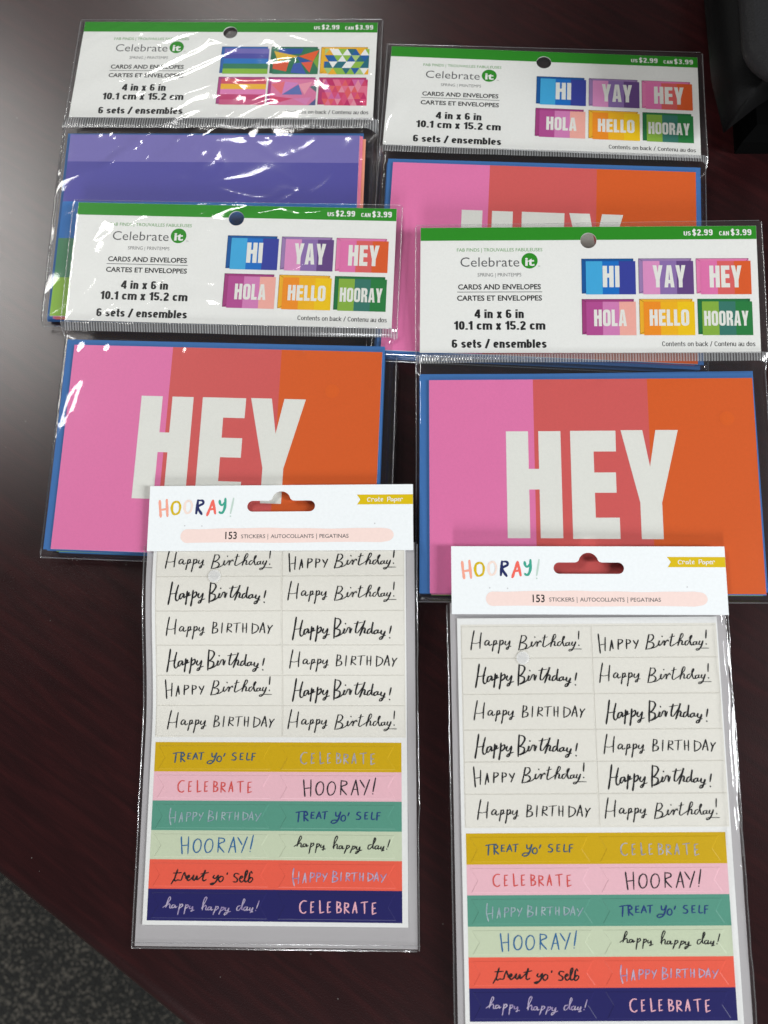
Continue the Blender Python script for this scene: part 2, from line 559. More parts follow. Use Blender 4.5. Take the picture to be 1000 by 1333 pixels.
# ------------------------------------------------------------------ lettering, traced as pen strokes (millimetres, y down)
WORDS = {
 'V1': '-23.31,-5.05 -24.2,-0.87 -24.9,3.42;-20.09,-4.05 -20.59,-0.86 -20.85,2.82;-24.78,0.36 -22.67,0.61 -20.55,0.06;-16.62,-0.36 -17.48,-0.73 -18.5,0.25 -18.4,1.42 -17.52,1.18 -16.62,-0.23 -16.84,0.99 -16.29,1.61 -15.41,1;-14.38,-0.53 -14.8,1.61 -15.29,4.06;-14.64,0.26 -13.63,-0.65 -13.34,0.15 -14.04,1.19 -14.73,1.49 -12.73,0.76;-11.64,-0.71 -12.02,2.23 -12.64,5.05;-11.85,0.27 -10.77,-0.71 -10.23,0.15 -11.12,1.26 -11.88,1.5 -9.93,0.89;-9.16,-0.21 -9.5,0.89 -8.89,1.45 -8.07,0.77 -7.29,-0.45 -7.59,1.39 -8.25,3.16 -9.06,3.34 -8.48,2.37 -6.79,1.94;-1.88,-2.77 -2.59,0.42 -3.42,3.73;-2.01,-2.52 -0.39,-2.7 0.2,-1.53 -0.71,-0.18 -2.09,0.55 -0.49,0.8 0.23,2.03 -1.05,3.31 -2.98,3.67 0.26,3.07 2.16,1.79 2.83,-0.05 2.36,1.36 2.83,2.16 3.85,1.18 4.63,0.08 5.12,0.45 4.88,2.16 5.42,0.75 6.38,-0.29 6.74,0.21;4.01,-2.07 4.07,-1.89;8.7,-2.92 7.99,-0.16 7.56,1.8 8.17,2.42 9.31,1.69;7.41,-1.51 9.73,-2.06;9.3,1.81 11.21,0.47 13.26,-1.68 13.49,-2.97 12.81,-2.97 12,-1.07 11.03,2.18;11.1,2 11.83,0.47 12.59,-0.14 13.01,0.47 12.78,1.82 13.78,1.7;15.64,-0.01 14.56,0.48 14.21,1.7 15.08,1.95 16.31,0.17 17.5,-1.85 17.2,-2.22 16.54,-1.05 16.66,1.1 17.25,2.08 18.14,1.47;19.04,0.49 18.03,0.85 17.99,1.96 18.87,1.71 19.6,0.37 19.31,1.59 20.11,1.72;20.91,0.31 20.5,1.47 21.35,1.78 22.34,0.13 21.72,2.03 20.54,3.86 19.34,4.35 19.3,3.74 21.05,3.44 24.9,3.45;23.99,-4.41 23.69,-1.03;23.72,1.67 23.77,1.85',
 'V3': '-20.86,-5.42 -21.71,-0.25 -22.67,4.72;-17.98,-4.01 -18.99,-0.24 -19.22,2.19 -18.44,3.16 -17.29,1.59 -16.83,0.25 -15.77,-0.23 -15.53,0.07;-21.96,0.05 -20.23,-0.12 -18.36,-0.48;-15.59,-0.11 -16.83,0.13 -17.48,1.59 -16.75,2.25 -15.28,0.07 -15.38,1.71 -14.19,0.99;-13.77,-1.14 -14.15,2.2 -14.52,4.74;-13.92,0.08 -13.04,-0.59 -13.25,0.63 -14.26,1.35 -12.2,0.39;-11.04,-1.55 -11.5,2.21 -12.13,5.42;-11.33,0.27 -9.69,-0.94 -9.54,0.52 -10.87,1.73 -11.55,1.78;-8.35,-0.21 -8.81,1.13 -7.9,1.73 -6.49,-0.32 -6.99,2.22 -7.83,4.04 -8.64,4.16 -8.06,3.13 -5.57,2.29;-2.9,-5.06 -3.34,-0.19 -3.63,4.05;-2.91,-4.88 -1.06,-4.57 -0.48,-3.1 -1.96,-0.8 -2.91,-0.19 -0.94,0.42 -1.05,2.24 -3,3.45 -0.82,2.73 0.76,1.34 1.43,-0.3 0.76,1.64 1.68,1.64 2.53,0.13 2.79,-0.48 3.78,-0.54 3.84,1.77 4.7,-0.29;1.74,-2.55 1.85,-2.37;7.46,-3.51 6.49,-0.16 6.44,1.53 7.31,1.66;5.7,-2.48 9.67,-3.07;7.31,1.66 9.5,-1.37 10.69,-3.92 9.46,-0.16 8.26,2.87;8.92,1.36 10.09,-0.46 10.76,-0.03 10.33,1.67 11.39,1.67;13.05,-0.21 12.04,0.46 11.75,1.91 12.81,1.67 14.06,-0.75 14.44,-3.18 13.71,0.46 13.97,1.92 14.97,1.68;16.13,0.35 14.93,1.07 14.95,2.17 16.08,1.68 16.68,0.35 16.51,1.69 17.57,1.57;18.22,0.6 17.93,1.93 18.9,2.3 19.81,0.97 19.26,2.6 18.28,4.36 17.35,4.6 17.69,3.63 20.06,2.79;22.67,-1.21 21.95,1.82;21.82,3.82 22,4',
 'V4': '-23.11,-4.94 -24,-0.85 -24.69,3.35;-19.93,-3.97 -20.43,-0.84 -20.68,2.76;-24.57,0.35 -22.49,0.6 -20.38,0.06;-16.5,-0.35 -17.35,-0.71 -18.36,0.25 -18.26,1.39 -17.39,1.15 -16.5,-0.23 -16.71,0.97 -16.17,1.57 -15.3,0.98;-14.28,-0.52 -14.69,1.58 -15.18,3.98;-14.54,0.26 -13.54,-0.64 -13.25,0.14 -13.95,1.16 -14.63,1.46 -12.65,0.74;-11.57,-0.69 -11.94,2.19 -12.56,4.94;-11.77,0.27 -10.7,-0.69 -10.17,0.15 -11.06,1.23 -11.8,1.47 -9.88,0.87;-9.12,-0.21 -9.45,0.87 -8.85,1.42 -8.03,0.76 -7.26,-0.44 -7.56,1.36 -8.21,3.1 -9.02,3.28 -8.44,2.32 -6.77,1.9;-2.59,-2.65 -2.91,0.05 -3.22,2.45;-2.72,-2.53 -1.25,-2.29 -1.41,-0.85 -2.91,-0.07 -0.89,0.42 -1.05,1.86 -3.16,2.45;1.52,-2.22 1.09,2.28;4.17,-2.03 3.56,1.87;4.1,-1.85 5.63,-1.73 5.48,-0.53 3.86,0.13 5.77,1.88;6.63,-1.97 10.08,-2.26;8.35,-2.08 7.86,2;11.06,-2.01 10.94,1.89;12.78,-2.01 12.53,2.2;10.99,0.15 12.59,0.04;15.49,-2 15.22,2.63;15.3,-1.88 17.68,-1.09 18.12,0.35 17.09,1.79 15.16,2.63;20.37,-2.35 19.55,-0.18 18.74,2.04;20.37,-2.35 20.78,-0.18 21.07,2.22;19.28,0.66 21.19,0.54;22.6,-1.08 23.16,0.49;24.69,-1.07 23.47,0.43 22.59,2.65',
 'V2': '-24.73,-3.51 -24.46,0.79 -24.18,4.89;-21.68,-1.96 -21.97,3.86;-24.61,1.4 -21.79,0.92;-18.81,-0.72 -19.8,3.87;-18.81,-0.72 -18.34,2.95;-19.48,2.09 -18.36,1.91;-15.81,-1.02 -16.05,3.15;-15.88,-0.9 -14.26,-0.89 -14.06,0.09 -15.84,1.19;-12.15,-1.01 -12.25,2.97;-12.21,-0.89 -10.67,-0.7 -10.59,0.41 -12.17,1.01;-9.06,-0.51 -8.13,0.96;-6.82,-0.69 -8.4,2.98;-1.92,-3.13 -2.69,0.06 -3.58,3.37;-2.05,-2.88 -0.43,-3.06 0.14,-1.89 -0.79,-0.55 -2.19,0.19 -0.59,0.44 0.1,1.66 -1.2,2.95 -3.14,3.31 0.11,2.7 2.03,1.42 2.74,-0.41 2.24,1 2.7,1.79 3.74,0.82 4.54,-0.28 5.02,0.08 4.75,1.8 5.31,0.39 6.3,-0.65 6.64,-0.16;3.96,-2.43 4.01,-2.25;8.66,-3.28 7.9,-0.52 7.44,1.44 8.03,2.05 9.18,1.32;7.35,-1.87 9.68,-2.42;9.17,1.45 11.1,0.1 13.2,-2.04 13.45,-3.33 12.77,-3.33 11.93,-1.43 10.89,1.82;10.97,1.63 11.73,0.1 12.5,-0.51 12.91,0.11 12.65,1.46 13.65,1.34;15.54,-0.37 14.46,0.11 14.09,1.34 14.94,1.59 16.21,-0.19 17.44,-2.21 17.15,-2.58 16.46,-1.41 16.54,0.73 17.11,1.71 18.01,1.1;18.93,0.13 17.92,0.49 17.86,1.59 18.74,1.35 19.5,0.01 19.18,1.23 19.98,1.36;20.8,-0.05 20.37,1.11 21.22,1.42 22.24,-0.23 21.58,1.67 20.37,3.5 19.16,3.99 19.13,3.37 20.89,3.07 24.73,3.08;23.99,-4.89 23.62,-1.52;23.59,1.18 23.65,1.37',
 'TREAT': '-19.07,-1.96 -16.83,-2.36 -14.23,-2.53;-17.62,-2.25 -17.78,-0.34 -18.01,1.97;-15.32,-2.36 -15.29,1.57;-15.39,-2.18 -14,-1.95 -13.9,-1.02 -15.25,-0.33 -13.48,1.52;-12.01,-2.06 -12.19,0.37;-12.01,-2.06 -10.62,-2.17;-12.1,-0.79 -11.01,-0.9;-12.19,0.42 -10.68,0.37;-8.56,-2.28 -9.84,0.55;-8.56,-2.28 -7.67,0.44;-9.33,-0.43 -7.94,-0.49;-7.18,-2.16 -4.7,-2.5;-5.85,-2.33 -6.16,0.61;-1.08,-2.15 -1,-0.87 -0.28,-0.47 0.46,-1.16 1.09,-2.37 0.43,-0 -0.65,1.9 -2.29,2.53 -3.12,2.01 -2.14,1.2 -0.21,1.32;2.44,-0.98 1.52,-0.29 1.36,0.98 2.37,1.56 3.3,0.75 3.15,-0.52 2.44,-0.98;4.95,-2.01 4.37,-0.74;10.14,-2.23 8.94,-2.23 8.49,-1.31 9.85,-0.5 9.94,0.43 9.08,0.83 8.12,0.71;12.13,-2.11 11.92,0.6;12.13,-2.11 13.34,-2.22;12.03,-0.72 13.05,-0.84;11.92,0.6 13.31,0.55;15.27,-2.22 15,0.55 16.57,0.56;17.56,-2.1 17.34,0.91;17.56,-2.1 19.07,-2.21;17.45,-0.71 18.72,-0.82',
 'CEL': '-14,-2.39 -15.56,-2.4 -16.8,-0.85 -16.61,1.55 -15.19,2.53 -14.1,1.9;-11.9,-2.04 -12.01,2.25;-11.91,-1.98 -10.64,-2.15;-11.95,0.02 -10.93,-0.15;-12.01,2.25 -10.74,1.97;-8.1,-2.61 -7.99,-0.03 -7.93,2.38;-7.93,2.38 -6.24,1.92;-4.57,-2.02 -4.62,2.15;-4.57,-1.97 -3.31,-2.19;-4.57,-0.02 -3.48,-0.19;-4.62,2.15 -3.3,1.87;-0.48,-2.3 -0.48,2.17;-0.54,-2.18 0.89,-1.78 0.67,-0.58 -0.48,-0.12 1.25,0.45 0.97,1.83 -0.54,2.17;2.93,-1.83 2.87,2.4;2.87,-1.77 4.48,-1.48 4.27,-0.22 2.93,0.23 4.86,2.18;7.51,-2.11 6.42,2.18;7.51,-2.11 8.22,2.07;6.76,0.75 8.2,0.59;10.03,-1.99 13.04,-2.38;11.59,-2.15 11.69,2.31;15.13,-1.8 15.16,2.61;15.13,-1.8 16.7,-2.08;15.11,0.38 16.38,0.15;15.16,2.61 16.8,2.1',
 'HB': '-20.33,-3.55 -20.77,0.14 -20.01,3.55;-18.03,-2.12 -18.26,2.7;-20.54,0.71 -18.09,0.43;-15.29,-1.66 -16.28,2.42;-15.29,-1.66 -14.84,2.2;-16,0.84 -14.92,0.67;-12.77,-1.82 -13.04,1.98;-12.84,-1.71 -11.34,-1.59 -11.43,-0.34 -12.94,0.28;-9.96,-1.81 -10.17,1.76;-10.02,-1.7 -8.53,-1.58 -8.68,-0.45 -10.07,0.17;-7.4,-1.24 -6.66,0.07;-5.48,-1.63 -7.06,1.71;-2.76,-2.65 -3.13,2;-2.88,-2.54 -1.4,-2.08 -1.61,-0.94 -2.94,-0.38 -0.93,0.19 -1.2,1.38 -3.19,2;0.81,-2.07 0.54,1.33;3.2,-1.95 2.86,1.45;3.14,-1.9 4.45,-1.61 4.24,-0.7 3.03,-0.25 4.54,1.29;5.05,-1.72 8.05,-2.05;6.67,-1.89 6.39,1.46;9.06,-1.94 8.97,1.13;10.56,-1.93 10.39,1.3;9.01,-0.29 10.45,-0.4;12.65,-2.04 12.66,1.42;12.59,-1.93 14.6,-1.24 14.67,0.18 12.66,1.42;16.54,-2.15 15.23,1.37;16.54,-2.15 17.2,1.32;15.69,0.29 17.12,0.13;18.31,-1.18 19.04,0.02;20.77,-1.57 18.62,1.77',
 'HOO': '-16.28,-3.08 -16,0.3 -15.61,4.01;-12.95,-3.07 -13,3.85;-16.01,0.64 -12.91,0.31;-8.79,-2.33 -10.13,-1.26 -10.66,0.99 -10,3.01 -8.82,3.35 -7.6,2.29 -7.13,0.04 -7.62,-1.82 -8.79,-2.33;-3.61,-2.37 -4.89,-1.36 -5.48,0.89 -4.89,3.03 -3.71,3.37 -2.37,2.25 -1.83,0.06 -2.37,-1.8 -3.61,-2.37;0.75,-2.87 0.52,3.21;0.63,-2.75 2.95,-2.47 3.15,-1.23 0.73,0.12 3.25,3.22;7.43,-3.07 5.33,3.28;7.43,-3.07 8.49,3.23;6,0.98 8.26,0.81;9.34,-3.01 11.27,-0.08;13.58,-3.23 11.16,3.23;16.28,-4.01 15.14,1.73;14.98,2.74 15.04,2.85',
 'TYS': '-15.56,-3.03 -16.76,0.59 -16.43,1.71 -15.42,1.27 -13.82,1.27 -13.18,-0.51 -12.38,-1.9 -12.12,-0.62 -11.76,-0.51 -11.55,0.61 -10.24,0.05 -10.33,-0.78 -11.25,0.33 -10.62,1.44 -9.06,0.5 -8.2,-0.78 -8.65,0.72 -7.84,1.28 -6.73,-0.5 -6.88,1.06 -5.93,0.73;-16.4,0.04 -18.24,2.93;-17.43,-1.58 -13.81,-1.74;-5.93,0.73 -4.04,-1.05 -3.1,-3 -4.15,0.62 -3.64,1.52 -2.56,1.02;-5.11,-1.27 -1.65,-1.93;0.98,-0.76 0.55,0.08 1.48,0.53 2.82,-0.86 2.05,1.47 0.34,3.03 -0.77,2.8 0.96,2.31;4,-0.47 2.96,0.64 3.57,1.87 4.72,1.31 5.05,-0.02 4,-0.47;6.88,-1.8 6.69,-1.24;12.08,-1.34 10.55,-1.68 9.87,-0.57 11.37,0.66 10.98,1.83 9.5,1.83;12.14,0.66 13.7,-0 13.25,-0.62 12.38,0.55 12.93,1.78 14.13,1.34 15.78,-1.84 15.69,-2.95 15.01,-2.12 14.62,0.95 15.24,1.84 16.15,1.23;16.97,-2.11 16.37,1.56 17.31,1.84 18.24,0.68 17.49,-0.05 16.64,0.67;17.46,-2.56 17.91,-1.83',
 'HHD': '-21.44,0.78 -19.88,-0.33 -18.18,-2.65 -18.33,-3.59 -19,-2.87 -20.08,0.67;-19.83,0.06 -18.69,-0.77 -18.23,-0.21 -18.31,0.95 -17.31,0.79;-16.1,-0.32 -17.17,-0.21 -17.37,0.79 -16.66,0.79 -15.81,-0.21 -15.89,0.79 -15.05,0.35;-13.79,-0.75 -14.2,1.45 -14.66,3.61;-14.05,0.24 -12.91,-0.75 -12.63,0.02 -13.77,0.85;-11.14,-0.47 -11.48,1.46 -11.82,3.28;-11.4,0.36 -10.43,-0.47 -10.04,0.25 -11.18,1.02;-9.33,0.09 -9.47,0.97 -8.7,1.03 -8.03,0.25 -8.31,2.02 -8.9,2.07 -7.3,1.69;-4.1,1.04 -2.86,-1.17 -1.86,-3.27 -2.44,-3.61 -3.31,-1.95 -3.7,1.53;-3.44,0.6 -2.41,-0.29 -2.02,0.32 -2.23,1.48 -1.34,1.48;0.16,0.38 -1.02,0.49 -1.22,1.49 -0.4,1.43 0.28,0.38 0.19,1.6 1.02,1.38;2.29,0.11 1.71,2.04 1.08,3.48;2.04,0.83 3,0.11 3.34,0.78 2.25,1.66;4.88,0.39 4.24,2.05 3.67,3.32;4.63,1 5.65,0.4 5.98,1 4.84,1.83;6.7,0.68 6.44,1.61 7.31,1.84 8.06,0.68 7.59,2.5 6.2,3.6 6.46,2.72 8.9,2.06;13.22,-0.25 11.91,0.14 11.63,1.51 12.63,1.46 14.24,-0.69 15.13,-2.57 14.61,-2.96 13.94,-0.69 13.82,1.24 14.83,1.14;15.74,0.14 14.78,0.64 14.98,1.69 15.89,1.14 16.33,0.15 16.05,1.58 16.88,1.25;17.5,0.53 17.23,1.53 17.94,1.47 18.68,0.43 18.28,1.86 17.55,2.41 18.8,2.08;21.44,-2.33 20.38,0.76;19.88,1.48 20,1.64',
}
HOORAY = [
 ('s', '4.94,7.16 5.34,11.1 5.8,14.64;8.24,6.65 8.57,10.46 8.96,14.45;5.46,11.48 8.88,10.97'),
 ('y', '12.79,7.54 11.26,8.43 10.84,11.09 11.69,13.25 12.95,13.5 14.36,12.48 14.78,9.82 14.05,8.05 12.79,7.54'),
 ('p', '18.62,7.09 17.2,8.24 16.9,11.09 17.76,12.86 18.89,12.98 20.05,11.72 20.35,9.18 19.62,7.54 18.62,7.09'),
 ('n', '23.1,6.96 22.48,13.17;23.1,7.09 25.18,7.15 25.6,8.55 23.17,10.2 25.06,13.54'),
 ('r', '30.23,7.15 29.03,10.44 27.69,14.11;30.23,7.15 30.8,10.13 31.48,13.35;28.37,11.46 31.22,11.07'),
 ('t', '33.38,7.27 33.72,8.86 34.72,9.3 35.75,8.16;36.05,6.32 35.96,10.12 35.14,12.59 34,13.16 33.45,12.59'),
 ('g', '39.96,6.13 38.71,13.21;38.67,14.6 38.73,14.73'),
]

# ------------------------------------------------------------------ the desk and the floor
def wood_mat():
    m, N, L, p = new_mat('dark_mahogany_laminate')
    tc = N.new('ShaderNodeTexCoord')
    mp = N.new('ShaderNodeMapping')
    mp.inputs['Scale'].default_value = (14, 150, 60)
    L.new(tc.outputs['Object'], mp.inputs['Vector'])
    n1 = N.new('ShaderNodeTexNoise')
    n1.inputs['Scale'].default_value = 1.6
    n1.inputs['Detail'].default_value = 7
    n1.inputs['Roughness'].default_value = 0.62
    n1.inputs['Distortion'].default_value = 0.5
    L.new(mp.outputs[0], n1.inputs['Vector'])
    cr = N.new('ShaderNodeValToRGB')
    e = cr.color_ramp.elements
    e[0].position, e[0].color = 0.25, (0.0120, 0.0028, 0.0032, 1)
    e[1].position, e[1].color = 0.75, (0.0320, 0.0058, 0.0062, 1)
    k = e.new(0.5)
    k.color = (0.0195, 0.0040, 0.0045, 1)
    L.new(n1.outputs['Fac'], cr.inputs[0])
    du = N.new('ShaderNodeTexVoronoi')          # specks of dust and lint
    du.inputs['Scale'].default_value = 150
    L.new(tc.outputs['Object'], du.inputs['Vector'])
    lt = N.new('ShaderNodeMath')
    lt.operation = 'LESS_THAN'
    lt.inputs[1].default_value = 0.035
    L.new(du.outputs['Distance'], lt.inputs[0])
    dc = N.new('ShaderNodeSeparateColor')
    L.new(du.outputs['Color'], dc.inputs[0])
    gt = N.new('ShaderNodeMath')
    gt.operation = 'GREATER_THAN'
    gt.inputs[1].default_value = 0.86
    L.new(dc.outputs[0], gt.inputs[0])
    mm = N.new('ShaderNodeMath')
    mm.operation = 'MULTIPLY'
    L.new(lt.outputs[0], mm.inputs[0])
    L.new(gt.outputs[0], mm.inputs[1])
    m3 = N.new('ShaderNodeMixRGB')
    m3.inputs[2].default_value = (0.16, 0.15, 0.14, 1)
    L.new(mm.outputs[0], m3.inputs[0])
    L.new(cr.outputs[0], m3.inputs[1])
    L.new(m3.outputs[0], p.inputs['Base Color'])
    p.inputs['Specular IOR Level'].default_value = 0.58
    n2 = N.new('ShaderNodeTexNoise')
    n2.inputs['Scale'].default_value = 1700
    n2.inputs['Detail'].default_value = 3
    L.new(tc.outputs['Object'], n2.inputs['Vector'])
    bp = N.new('ShaderNodeBump')
    bp.inputs['Strength'].default_value = 0.34
    bp.inputs['Distance'].default_value = 0.0002
    L.new(n2.outputs['Fac'], bp.inputs['Height'])
    L.new(bp.outputs['Normal'], p.inputs['Normal'])
    mr = N.new('ShaderNodeMapRange')
    mr.inputs['To Min'].default_value = 0.24
    mr.inputs['To Max'].default_value = 0.34
    n3 = N.new('ShaderNodeTexNoise')
    n3.inputs['Scale'].default_value = 14
    n3.inputs['Detail'].default_value = 6
    L.new(tc.outputs['Object'], n3.inputs['Vector'])
    L.new(n3.outputs['Fac'], mr.inputs['Value'])
    L.new(mr.outputs[0], p.inputs['Roughness'])
    return m


WOOD = wood_mat()
ex = Vector((0.8096, -0.5870))
desk_M = Matrix.Translation((-0.1834, -0.1766, 0)) @ Matrix.Rotation(math.atan2(ex[1], ex[0]), 4, 'Z')
desk = bpy.data.objects.new('office_desk', None)
col.objects.link(desk)
desk.matrix_basis = desk_M
tag(desk, 'dark mahogany desk with a rounded front edge, under all the packs', 'desk')
mb = MB()
R0 = 9.5
prof = [(860, -32), (860, 0)] + [(-R0 * math.sin(t), -R0 + R0 * math.cos(t)) for t in np.linspace(0, math.pi / 2, 9)]
prof += [(-R0, -24)] + [(-R0 + 8 * (1 - math.cos(t)), -24 - 8 * math.sin(t)) for t in np.linspace(0.2, math.pi / 2, 6)]
x0, x1 = -620, 980
n = len(prof)
vs = [(x0, y, z) for y, z in prof] + [(x1, y, z) for y, z in prof]
mb.add(vs, [(i, n + i, n + i + 1, i + 1) for i in range(1, n - 1)], WOOD, True)
mb.add(vs, [(0, n, n + 1, 1), (n - 1, 2 * n - 1, n, 0), tuple(range(n)), tuple(range(2 * n - 1, n - 1, -1))], WOOD)
top = mb.build('desktop', desk)
top.data.validate()
for xa in (-560, 900):
    p_ = MB()
    p_.box(xa, 40, xa + 28, 800, -738, -32, WOOD)
    p_.build('leg', desk)
p_ = MB()
p_.box(-532, 700, 900, 718, -560, -32, WOOD)
p_.build('back_panel', desk)


def carpet_mat():
    m, N, L, p = new_mat('grey_flecked_carpet')
    tc = N.new('ShaderNodeTexCoord')
    vo = N.new('ShaderNodeTexVoronoi')
    vo.inputs['Scale'].default_value = 420
    L.new(tc.outputs['Object'], vo.inputs['Vector'])
    sp = N.new('ShaderNodeSeparateColor')
    L.new(vo.outputs['Color'], sp.inputs[0])
    big = N.new('ShaderNodeTexNoise')
    big.inputs['Scale'].default_value = 22
    big.inputs['Detail'].default_value = 4
    L.new(tc.outputs['Object'], big.inputs['Vector'])
    ad = N.new('ShaderNodeMath')
    ad.operation = 'MULTIPLY_ADD'
    ad.inputs[1].default_value = 0.28
    L.new(big.outputs['Fac'], ad.inputs[0])
    L.new(sp.outputs[0], ad.inputs[2])
    cr = N.new('ShaderNodeValToRGB')
    e = cr.color_ramp.elements
    e[0].position, e[0].color = 0.66, (0.022, 0.0225, 0.021, 1)
    e[1].position, e[1].color = 0.94, (0.036, 0.036, 0.033, 1)
    k = e.new(1.0)
    k.color = (0.16, 0.145, 0.12, 1)
    L.new(ad.outputs[0], cr.inputs[0])
    L.new(cr.outputs[0], p.inputs['Base Color'])
    p.inputs['Roughness'].default_value = 0.95
    bp = N.new('ShaderNodeBump')
    bp.inputs['Strength'].default_value = 0.8
    bp.inputs['Distance'].default_value = 0.004
    L.new(vo.outputs['Distance'], bp.inputs['Height'])
    L.new(bp.outputs['Normal'], p.inputs['Normal'])
    return m


mb = MB()
mb.rect(-4000, -4000, 4000, 4000, -740, carpet_mat())
fl = mb.build('floor')
fl['kind'] = 'structure'
fl['label'] = 'dark grey flecked carpet floor'


# ------------------------------------------------------------------ black device at the back of the desk
def plastic(name, base, rough, grain):
    m, N, L, p = new_mat(name)
    tc = N.new('ShaderNodeTexCoord')
    nz = N.new('ShaderNodeTexNoise')
    nz.inputs['Scale'].default_value = 1100
    nz.inputs['Detail'].default_value = 2
    L.new(tc.outputs['Object'], nz.inputs['Vector'])
    bp = N.new('ShaderNodeBump')
    bp.inputs['Strength'].default_value = grain
    bp.inputs['Distance'].default_value = 0.0005
    L.new(nz.outputs['Fac'], bp.inputs['Height'])
    L.new(bp.outputs['Normal'], p.inputs['Normal'])
    p.inputs['Base Color'].default_value = (base, base, base * 1.05, 1)
    p.inputs['Roughness'].default_value = rough
    p.inputs['Specular IOR Level'].default_value = 0.09
    return m


def loft(mb, loops, mat, smooth=True, cap=True):
    """closed outlines at several heights skinned together"""
    n = len(loops[0])
    vs = [p for l in loops for p in l]
    fs = []
    for i in range(len(loops) - 1):
        for k in range(n):
            fs.append((i * n + k, i * n + (k + 1) % n, (i + 1) * n + (k + 1) % n, (i + 1) * n + k))
    mb.add(vs, fs, mat, smooth)
    if cap:
        mb.add(loops[-1], [tuple(range(n))], mat)
        mb.add(loops[0], [tuple(range(n - 1, -1, -1))], mat)


def inset(l, d):
    cx = sum(p[0] for p in l) / len(l)
    cy = sum(p[1] for p in l) / len(l)
    return [(cx + (p[0] - cx) * (1 - d / max(20, abs(p[0] - cx) + 1)), cy + (p[1] - cy) * (1 - d / max(20, abs(p[1] - cy) + 1))) for p in l]


DEV = plastic('black_plastic', 0.0025, 0.6, 0.3)
DEV_SHADE = plastic('painted_shadow_black', 0.001, 0.95, 0.1)  # near-black, the shadow under the device put into the colour
DEV_SHADE.node_tree.nodes['Principled BSDF'].inputs['Specular IOR Level'].default_value = 0.05
DEVG = plastic('grey_speckled_plastic', 0.022, 0.45, 0.9)
dev = bpy.data.objects.new('desk_device', None)
col.objects.link(dev)
dev.location = (0.244, 0.237, 0)
tag(dev, 'black plastic desk device with a rounded grey speckled panel, standing at the back', 'device')


def rel(l, z):
    return [(x - 240, y - 250, z) for x, y in l]


shadow_block = [(176, 172), (300, 166), (330, 190), (330, 330), (190, 330), (180, 250)]  # black block under the body, standing in for the shadow there
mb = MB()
loft(mb, [rel(shadow_block, 0), rel(shadow_block, 9), rel(inset(shadow_block, 6), 14)], DEV_SHADE, False)
mb.build('shadow_base', dev)
body_l = [(163, 172), (168, 176), (181, 186), (200, 198), (230, 208), (335, 208), (345, 225), (345, 340), (180, 345), (166, 330), (161, 260), (160, 200)]
mb = MB()
loft(mb, [rel(inset(body_l, 2), 14), rel(body_l, 18), rel(body_l, 30), rel(inset(body_l, 3), 36), rel(inset(body_l, 10), 39)], DEV)
mb.build('body', dev)
pan = []
for cx, cy, r, a0, a1 in ((184, 196, 20, 180, 275), (330, 200, 18, 275, 360), (330, 330, 18, 0, 90), (188, 330, 18, 90, 180)):
    for k in range(9):
        t = math.radians(a0 + (a1 - a0) * k / 8)
        pan.append((cx + r * math.cos(t), cy + r * math.sin(t)))
mb = MB()
loft(mb, [rel(inset(pan, 6), 38), rel(pan, 42), rel(pan, 46), rel(inset(pan, 1.5), 48), rel(inset(pan, 4), 49)], DEVG)
mb.build('top_panel', dev)
mb = MB()
loft(mb, [rel(rr(176, 214, 210, 236, 3), 48.5), rel(rr(176, 214, 210, 236, 3), 51)], ink('key_beige', 120, 112, 98))
o = mb.build('button', dev)
o.location = (0.012, 0.004, 0)

# ------------------------------------------------------------------ printed header of the lettered card packs
HW, HH = 162.0, 63.1
TH = [  # x0, y0, x1, y1, word, envelope colour, three stripes
    (78.1, 16.3, 103.9, 34.2, 'HI', (12, 84, 152), ((62, 165, 215), (16, 108, 192), (52, 62, 152))),
    (105.4, 16.3, 131.5, 34.2, 'YAY', (152, 122, 172), ((216, 142, 190), (138, 108, 168), (98, 66, 126))),
    (132.8, 16.4, 158.7, 34.3, 'HEY', (222, 122, 170), ((220, 114, 168), (216, 96, 94), (216, 90, 38))),
    (78.0, 36.6, 103.7, 54.5, 'HOLA', (158, 58, 122), ((176, 74, 142), (206, 124, 178), (236, 168, 156))),
    (105.4, 36.6, 131.5, 54.5, 'HELLO', (232, 172, 38), ((236, 140, 30), (238, 176, 22), (242, 192, 12))),
    (133.0, 36.6, 158.7, 54.5, 'HOORAY', (28, 112, 60), ((132, 172, 62), (52, 116, 102), (36, 122, 60))),
]
LET = {'HI': (.39, .70, .20, .80), 'YAY': (.255, .855, .19, .81), 'HEY': (.24, .83, .2, .81), 'HOLA': (.22, .825, .29, .75), 'HELLO': (.18, .895, .29, .74), 'HOORAY': (.11, .925, .33, .74)}


def ci(t, f=0.06):
    return ink('ink_%d_%d_%d' % t, *t, fibre=f)


